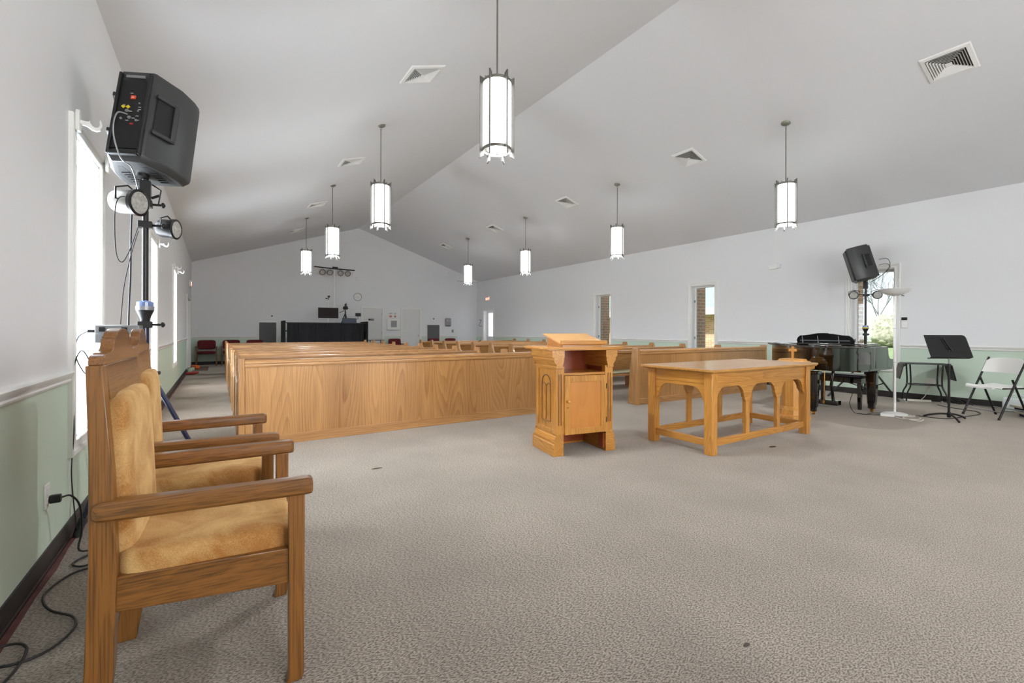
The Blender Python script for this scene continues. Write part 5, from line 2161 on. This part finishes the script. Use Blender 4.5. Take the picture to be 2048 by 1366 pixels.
# door mat and odds near the left door
b = B()
b.box(-0.60, -0.2, 15.4, 17.0, 0, 0.012)
tag(b.build('door_mat', 'mat', bevel=0.003), 'brown door mat in the aisle beside the left wall door', 'door mat')
b = B()
b.cbox((-0.52, 16.1, 0.065), (0.12, 0.4, 0.1), ROT('Z', 20).to_3x3())
o = tag(b.build('toy_block', 'orange', bevel=0.02), 'orange plastic piece lying on the brown door mat', 'plastic piece')
b = B()
b.cbox((-0.58, 15.25, 0.05), (0.08, 0.6, 0.09), ROT('Z', -6).to_3x3())
tag(b.build('wedge', 'palegreen', bevel=0.02), 'pale green plastic wedge at the near end of the door mat', 'plastic piece')
b = B()
b.cbox((-0.52, 14.3, 0.03), (0.2, 0.4, 0.055), ROT('Z', -12).to_3x3())
tag(b.build('cloth_bag', 'redplastic', bevel=0.02), 'small red bundle on the carpet just before the door mat', 'bundle')

# ------------------------------------------------------------------ sound booth at the back
t = thing('sound_booth', 'black skirted booth with pleated drape behind the left pews', 'booth', (3.12, 16.35, 0))
hw = 1.28
b = B()
n = 220
fr, bk_ = [], []
for i in range(n + 1):
    x = -hw + 0.06 + (2 * hw - 0.12) * i / n
    ph = x * 42 + 2.2 * math.sin(x * 5.1) + 1.3 * math.sin(x * 13.7)
    y = -0.17 + 0.020 * math.sin(ph)
    fr.append((x, y))
    bk_.append((x, y + 0.01))
b.prism(fr + bk_[::-1], 0.02, 1.375, 'z')
b.build('pleated_drape', 'drape', t, smooth=60)
b = B()
b.box(-hw, hw, -0.19, -0.14, 1.37, 1.40)
b.box(-hw, hw, -0.14, 0.55, 1.10, 1.138)
b.build('rail', 'black', t, bevel=0.004)
for s in (-1, 1):
    b = B()
    x0, x1 = sorted((s * hw, s * (hw + 0.04)))
    b.prism([(-0.34, 0), (0.55, 0), (0.55, 1.45), (-0.34, 1.45)], x0, x1, 'x')
    b.build('side_panel', 'drape', t, bevel=0.006)

TX = {}
t = thing('light_stand', 'tall white pole stand with T-bar rising behind the black booth', 'light stand', (3.585, 17.3, 0))
b = B()
b.tube([(0, 0, 0.06), (0, 0, 3.40)], 0.022, n=12)
b.build('pole', 'plastic_white', t, smooth=40)
b = B()
for k in range(3):
    a = R(30 + 120 * k)
    b.tube([(0, 0, 0.5), (0.4 * math.cos(a), 0.4 * math.sin(a), 0.015)], 0.012, n=8)
b.build('tripod', 'steel', t, smooth=40)
b = B()
b.tube([(-0.70, -0.03, 3.40), (0, -0.03, 3.37), (0.70, -0.03, 3.36)], 0.022, n=10)
b.box(-0.08, 0.1, -0.06, 0.03, 3.36, 3.44)
b.build('crossbar', 'blackmetal', t, smooth=40)
for k, dx in enumerate((-0.42, -0.17, 0.20, 0.45)):
    make_par('round black stage light on the T-bar, %s' % ['leftmost of four', 'just left of the pole', 'just right of the pole', 'rightmost of four'][k], (3.585 + dx, 17.27, 3.22), R(-92), 10, 0.095, 0.12, 'blackmetal')

t = thing('monitor_screen', 'wide dark display screen standing on the black booth', 'monitor', (3.24, 16.62, 1.14))
b = B()
b.box(-0.33, 0.33, -0.02, 0.02, 0.42, 0.78)
b.build('housing', 'black', t, bevel=0.004)
b = B()
b.box(-0.315, 0.315, -0.024, -0.019, 0.435, 0.765)
b.build('screen', 'screen', t)
b = B()
b.tube([(0, 0.03, 0.0), (0, 0.03, 1.1)], 0.022, n=10)
b.lathe([(0.12, 0), (0.12, 0.015)], n=16)
b.build('pole', 'plastic_white', t, smooth=40)
b = B()
b.box(-0.09, -0.03, -0.02, 0.03, 1.08, 1.12).box(-0.02, 0.05, -0.02, 0.03, 1.14, 1.2)
b.tube([(0, 0.02, 1.05), (0.03, 0.02, 1.2)], 0.015, n=8)
b.build('pole_camera', 'blackmetal', t)

t = thing('video_camera', 'black video camera on tripod above the black booth', 'video camera', (3.85, 16.80, 1.14))
b = B()
for k in range(3):
    a = R(50 + 120 * k)
    b.tube([(0, 0, 0.62), (0.22 * math.cos(a), 0.22 * math.sin(a), 0.01)], 0.016, n=8)
b.tube([(0, 0, 0.3), (0, 0, 0.72)], 0.02, n=8)
b.tube([(0, 0, 0.72), (-0.22, -0.05, 0.62)], 0.009, n=8)
b.build('tripod', 'blackmetal', t, smooth=40)
b = B()
b.box(-0.05, 0.05, -0.12, 0.12, 0.74, 0.86)
b.box(-0.08, 0.09, -0.05, 0.03, 0.77, 0.81)
b.box(-0.02, 0.03, -0.08, 0.06, 0.88, 0.93)
b.tube([(0.0, -0.06, 0.84), (0.0, -0.06, 0.95), (0.03, -0.02, 0.98)], 0.012, n=8)
b.build('camera_body', 'ink', t, bevel=0.006)
b = B()
b.lathe([(0.035, 0), (0.04, 0.07)], n=16, mat=frame_mat((0, -0.11, 0.8), (1, 0, 0), (0, 0, 1)))
b.build('lens', 'ink', t, smooth=35)

t = thing('tablet_screen', 'small black tablet on an arm right of the video camera', 'tablet', (4.15, 16.6, 1.14))
b = B()
b.box(0.0, 0.19, -0.01, 0.01, 0.50, 0.62)
b.build('tablet', 'ink', t, bevel=0.004)
b = B()
b.tube([(0.09, 0.0, 0.5), (0.09, 0.0, 0.42), (-0.06, 0.02, 0.36), (-0.06, 0.02, 0.0)], 0.01, n=8)
b.build('arm', 'blackmetal', t)
t = thing('mixing_console', 'slate grey equipment case lid standing on the black booth', 'equipment case', (3.88, 16.36, 1.14))
b = B()
b.prism([(-0.10, 0.0), (-0.03, 0.42), (0.0, 0.43), (0.12, 0.0)], -0.24, 0.24, 'x')
b.build('case', 'slate', t, bevel=0.01)
t = thing('side_table', 'small black side table just right of the booth', 'table', (4.78, 16.3, 0))
b = B()
b.box(-0.26, 0.26, -0.2, 0.2, 0.78, 0.80)
b.build('top', 'black', t)
for s in (-1, 1):
    for q in (-1, 1):
        b = B()
        b.box(s * 0.24 - 0.012, s * 0.24 + 0.012, q * 0.18 - 0.012, q * 0.18 + 0.012, 0, 0.78)
        b.build('leg', 'black', t)

# microphone on a pew top
b = B()
b.tube([(5.62, 10.18, 0.858), (5.66, 10.18, 0.885)], 0.008, n=8)
b.tube([(5.66, 10.18, 0.885), (5.68, 10.18, 0.90)], 0.012, n=8)
tag(b.build('microphone', 'ink', smooth=40), 'tiny black microphone clipped on a right block pew back', 'microphone')

# spots on the carpet
for (x, y, r, l) in ((4.64, 2.36, 0.035, 'small dark scrap on the carpet in front of the communion table'), (1.63, 0.92, 0.012, 'tiny black crumb on the carpet at the bottom of the view'), (1.12, 3.77, 0.03, 'faint scuffed spot on the carpet before the left screen')):
    b = B()
    b.lathe([(r, 0.0), (r * 0.6, 0.002)], c=(0, 0), n=9)
    o = b.build('carpet_spot', 'stain')
    o.location = (x, y, 0)
    o.scale = (1.6, 0.7, 1)
    tag(o, l, 'spot')

# ------------------------------------------------------------------ outdoors
b = B()
b.box(-40, 80, -40, 80, -0.5, -0.25)
struct(b.build('ground', 'grass'))
for k, (a, c) in enumerate(RW):
    b = B()
    b.box(XR + T + 0.02, XR + T + 0.42, c + 0.02, c + 0.35, -0.25, 3.2)
    tag(b.build('brick_pier', 'brick'), ['brick pier outside the window behind the piano', 'brick pier outside the middle window of the right wall', 'brick pier outside the farthest window of the right wall'][k], 'brick pier', 'brick piers outside the right windows')
t = thing('neighbour_house', 'brick house with grey green roof beyond the right windows', 'house', (17.5, 14.0, -0.62))
b = B()
b.box(0, 7, -3.2, 9, 0, 2.6)
b.build('wall', 'brick_house', t)
b = B()
b.prism([(-0.7, 2.62), (-0.7, 2.72), (3.5, 5.6), (7.7, 2.72), (7.7, 2.62)], -3.7, 9.6, 'y')
b.build('roof', 'shingle', t)
b = B()
b.box(-0.76, -0.70, -3.7, 9.6, 2.45, 2.72)
b.build('fascia', 'white', t)


def make_tree(x, y, h, label, seed):
    rnd = random.Random(seed)
    t = thing('bare_tree', label, 'tree', (x, y, -0.25), 0, 'bare trees outdoors')
    b = B()

    def br(p, d, L_, r, lv):
        q = p + d * L_
        mid = p.lerp(q, 0.5) + Vector((rnd.uniform(-1, 1), rnd.uniform(-1, 1), 0)) * L_ * 0.06
        b.tube([p, mid, q], r, n=5, radii=[r, r * 0.85, r * 0.65])
        if lv == 0 or L_ < 0.15:
            return
        for _ in range(4 if lv > 2 else 3):
            nd = (d + Vector((rnd.uniform(-1, 1), rnd.uniform(-1, 1), rnd.uniform(-0.2, 0.7))) * 0.75).normalized()
            br(p.lerp(q, rnd.uniform(0.55, 1.0)), nd, L_ * rnd.uniform(0.55, 0.8), r * 0.55, lv - 1)
    br(Vector((0, 0, 0)), Vector((0, 0, 1)), h * 0.35, h * 0.009, 5)
    b.build('trunk', 'bark', t)
    return t


tl = [(58, 15.5, 8, 'bare grey tree seen through the rightmost window'), (74, 24, 12, 'tall bare tree farther off through the rightmost window'), (58, 28, 8, 'bare tree half hidden behind the far stand pole'),
      (92, 34, 13, 'most distant bare tree outdoors')]
for k, (x, y, h, l) in enumerate(tl):
    make_tree(x, y, h, l, 3 + k)
for k, (x, y, s, l) in enumerate(((50, 15.6, 2.9, 'pale flowering shrub at the middle of the rightmost window view'), (51, 20.6, 3.2, 'pale shrub left of the first one outdoors'), (48, 10.6, 3.0, 'pale shrub at the right of the rightmost window view'), (53, 26.2, 3.4, 'pale shrub outdoors, leftmost of the row'))):
    b = B()
    b.pillow((0, 0, s * 0.45), (s * 1.35, s * 1.35, s), p=2.2, n=16)
    for v in b.bm.verts:
        v.co += v.co.normalized() * random.uniform(-0.07, 0.08) * s
    o = b.build('shrub', 'bush', smooth=80)
    o.location = (x, y, -0.25)
    tag(o, l, 'shrub', 'shrubs outdoors')
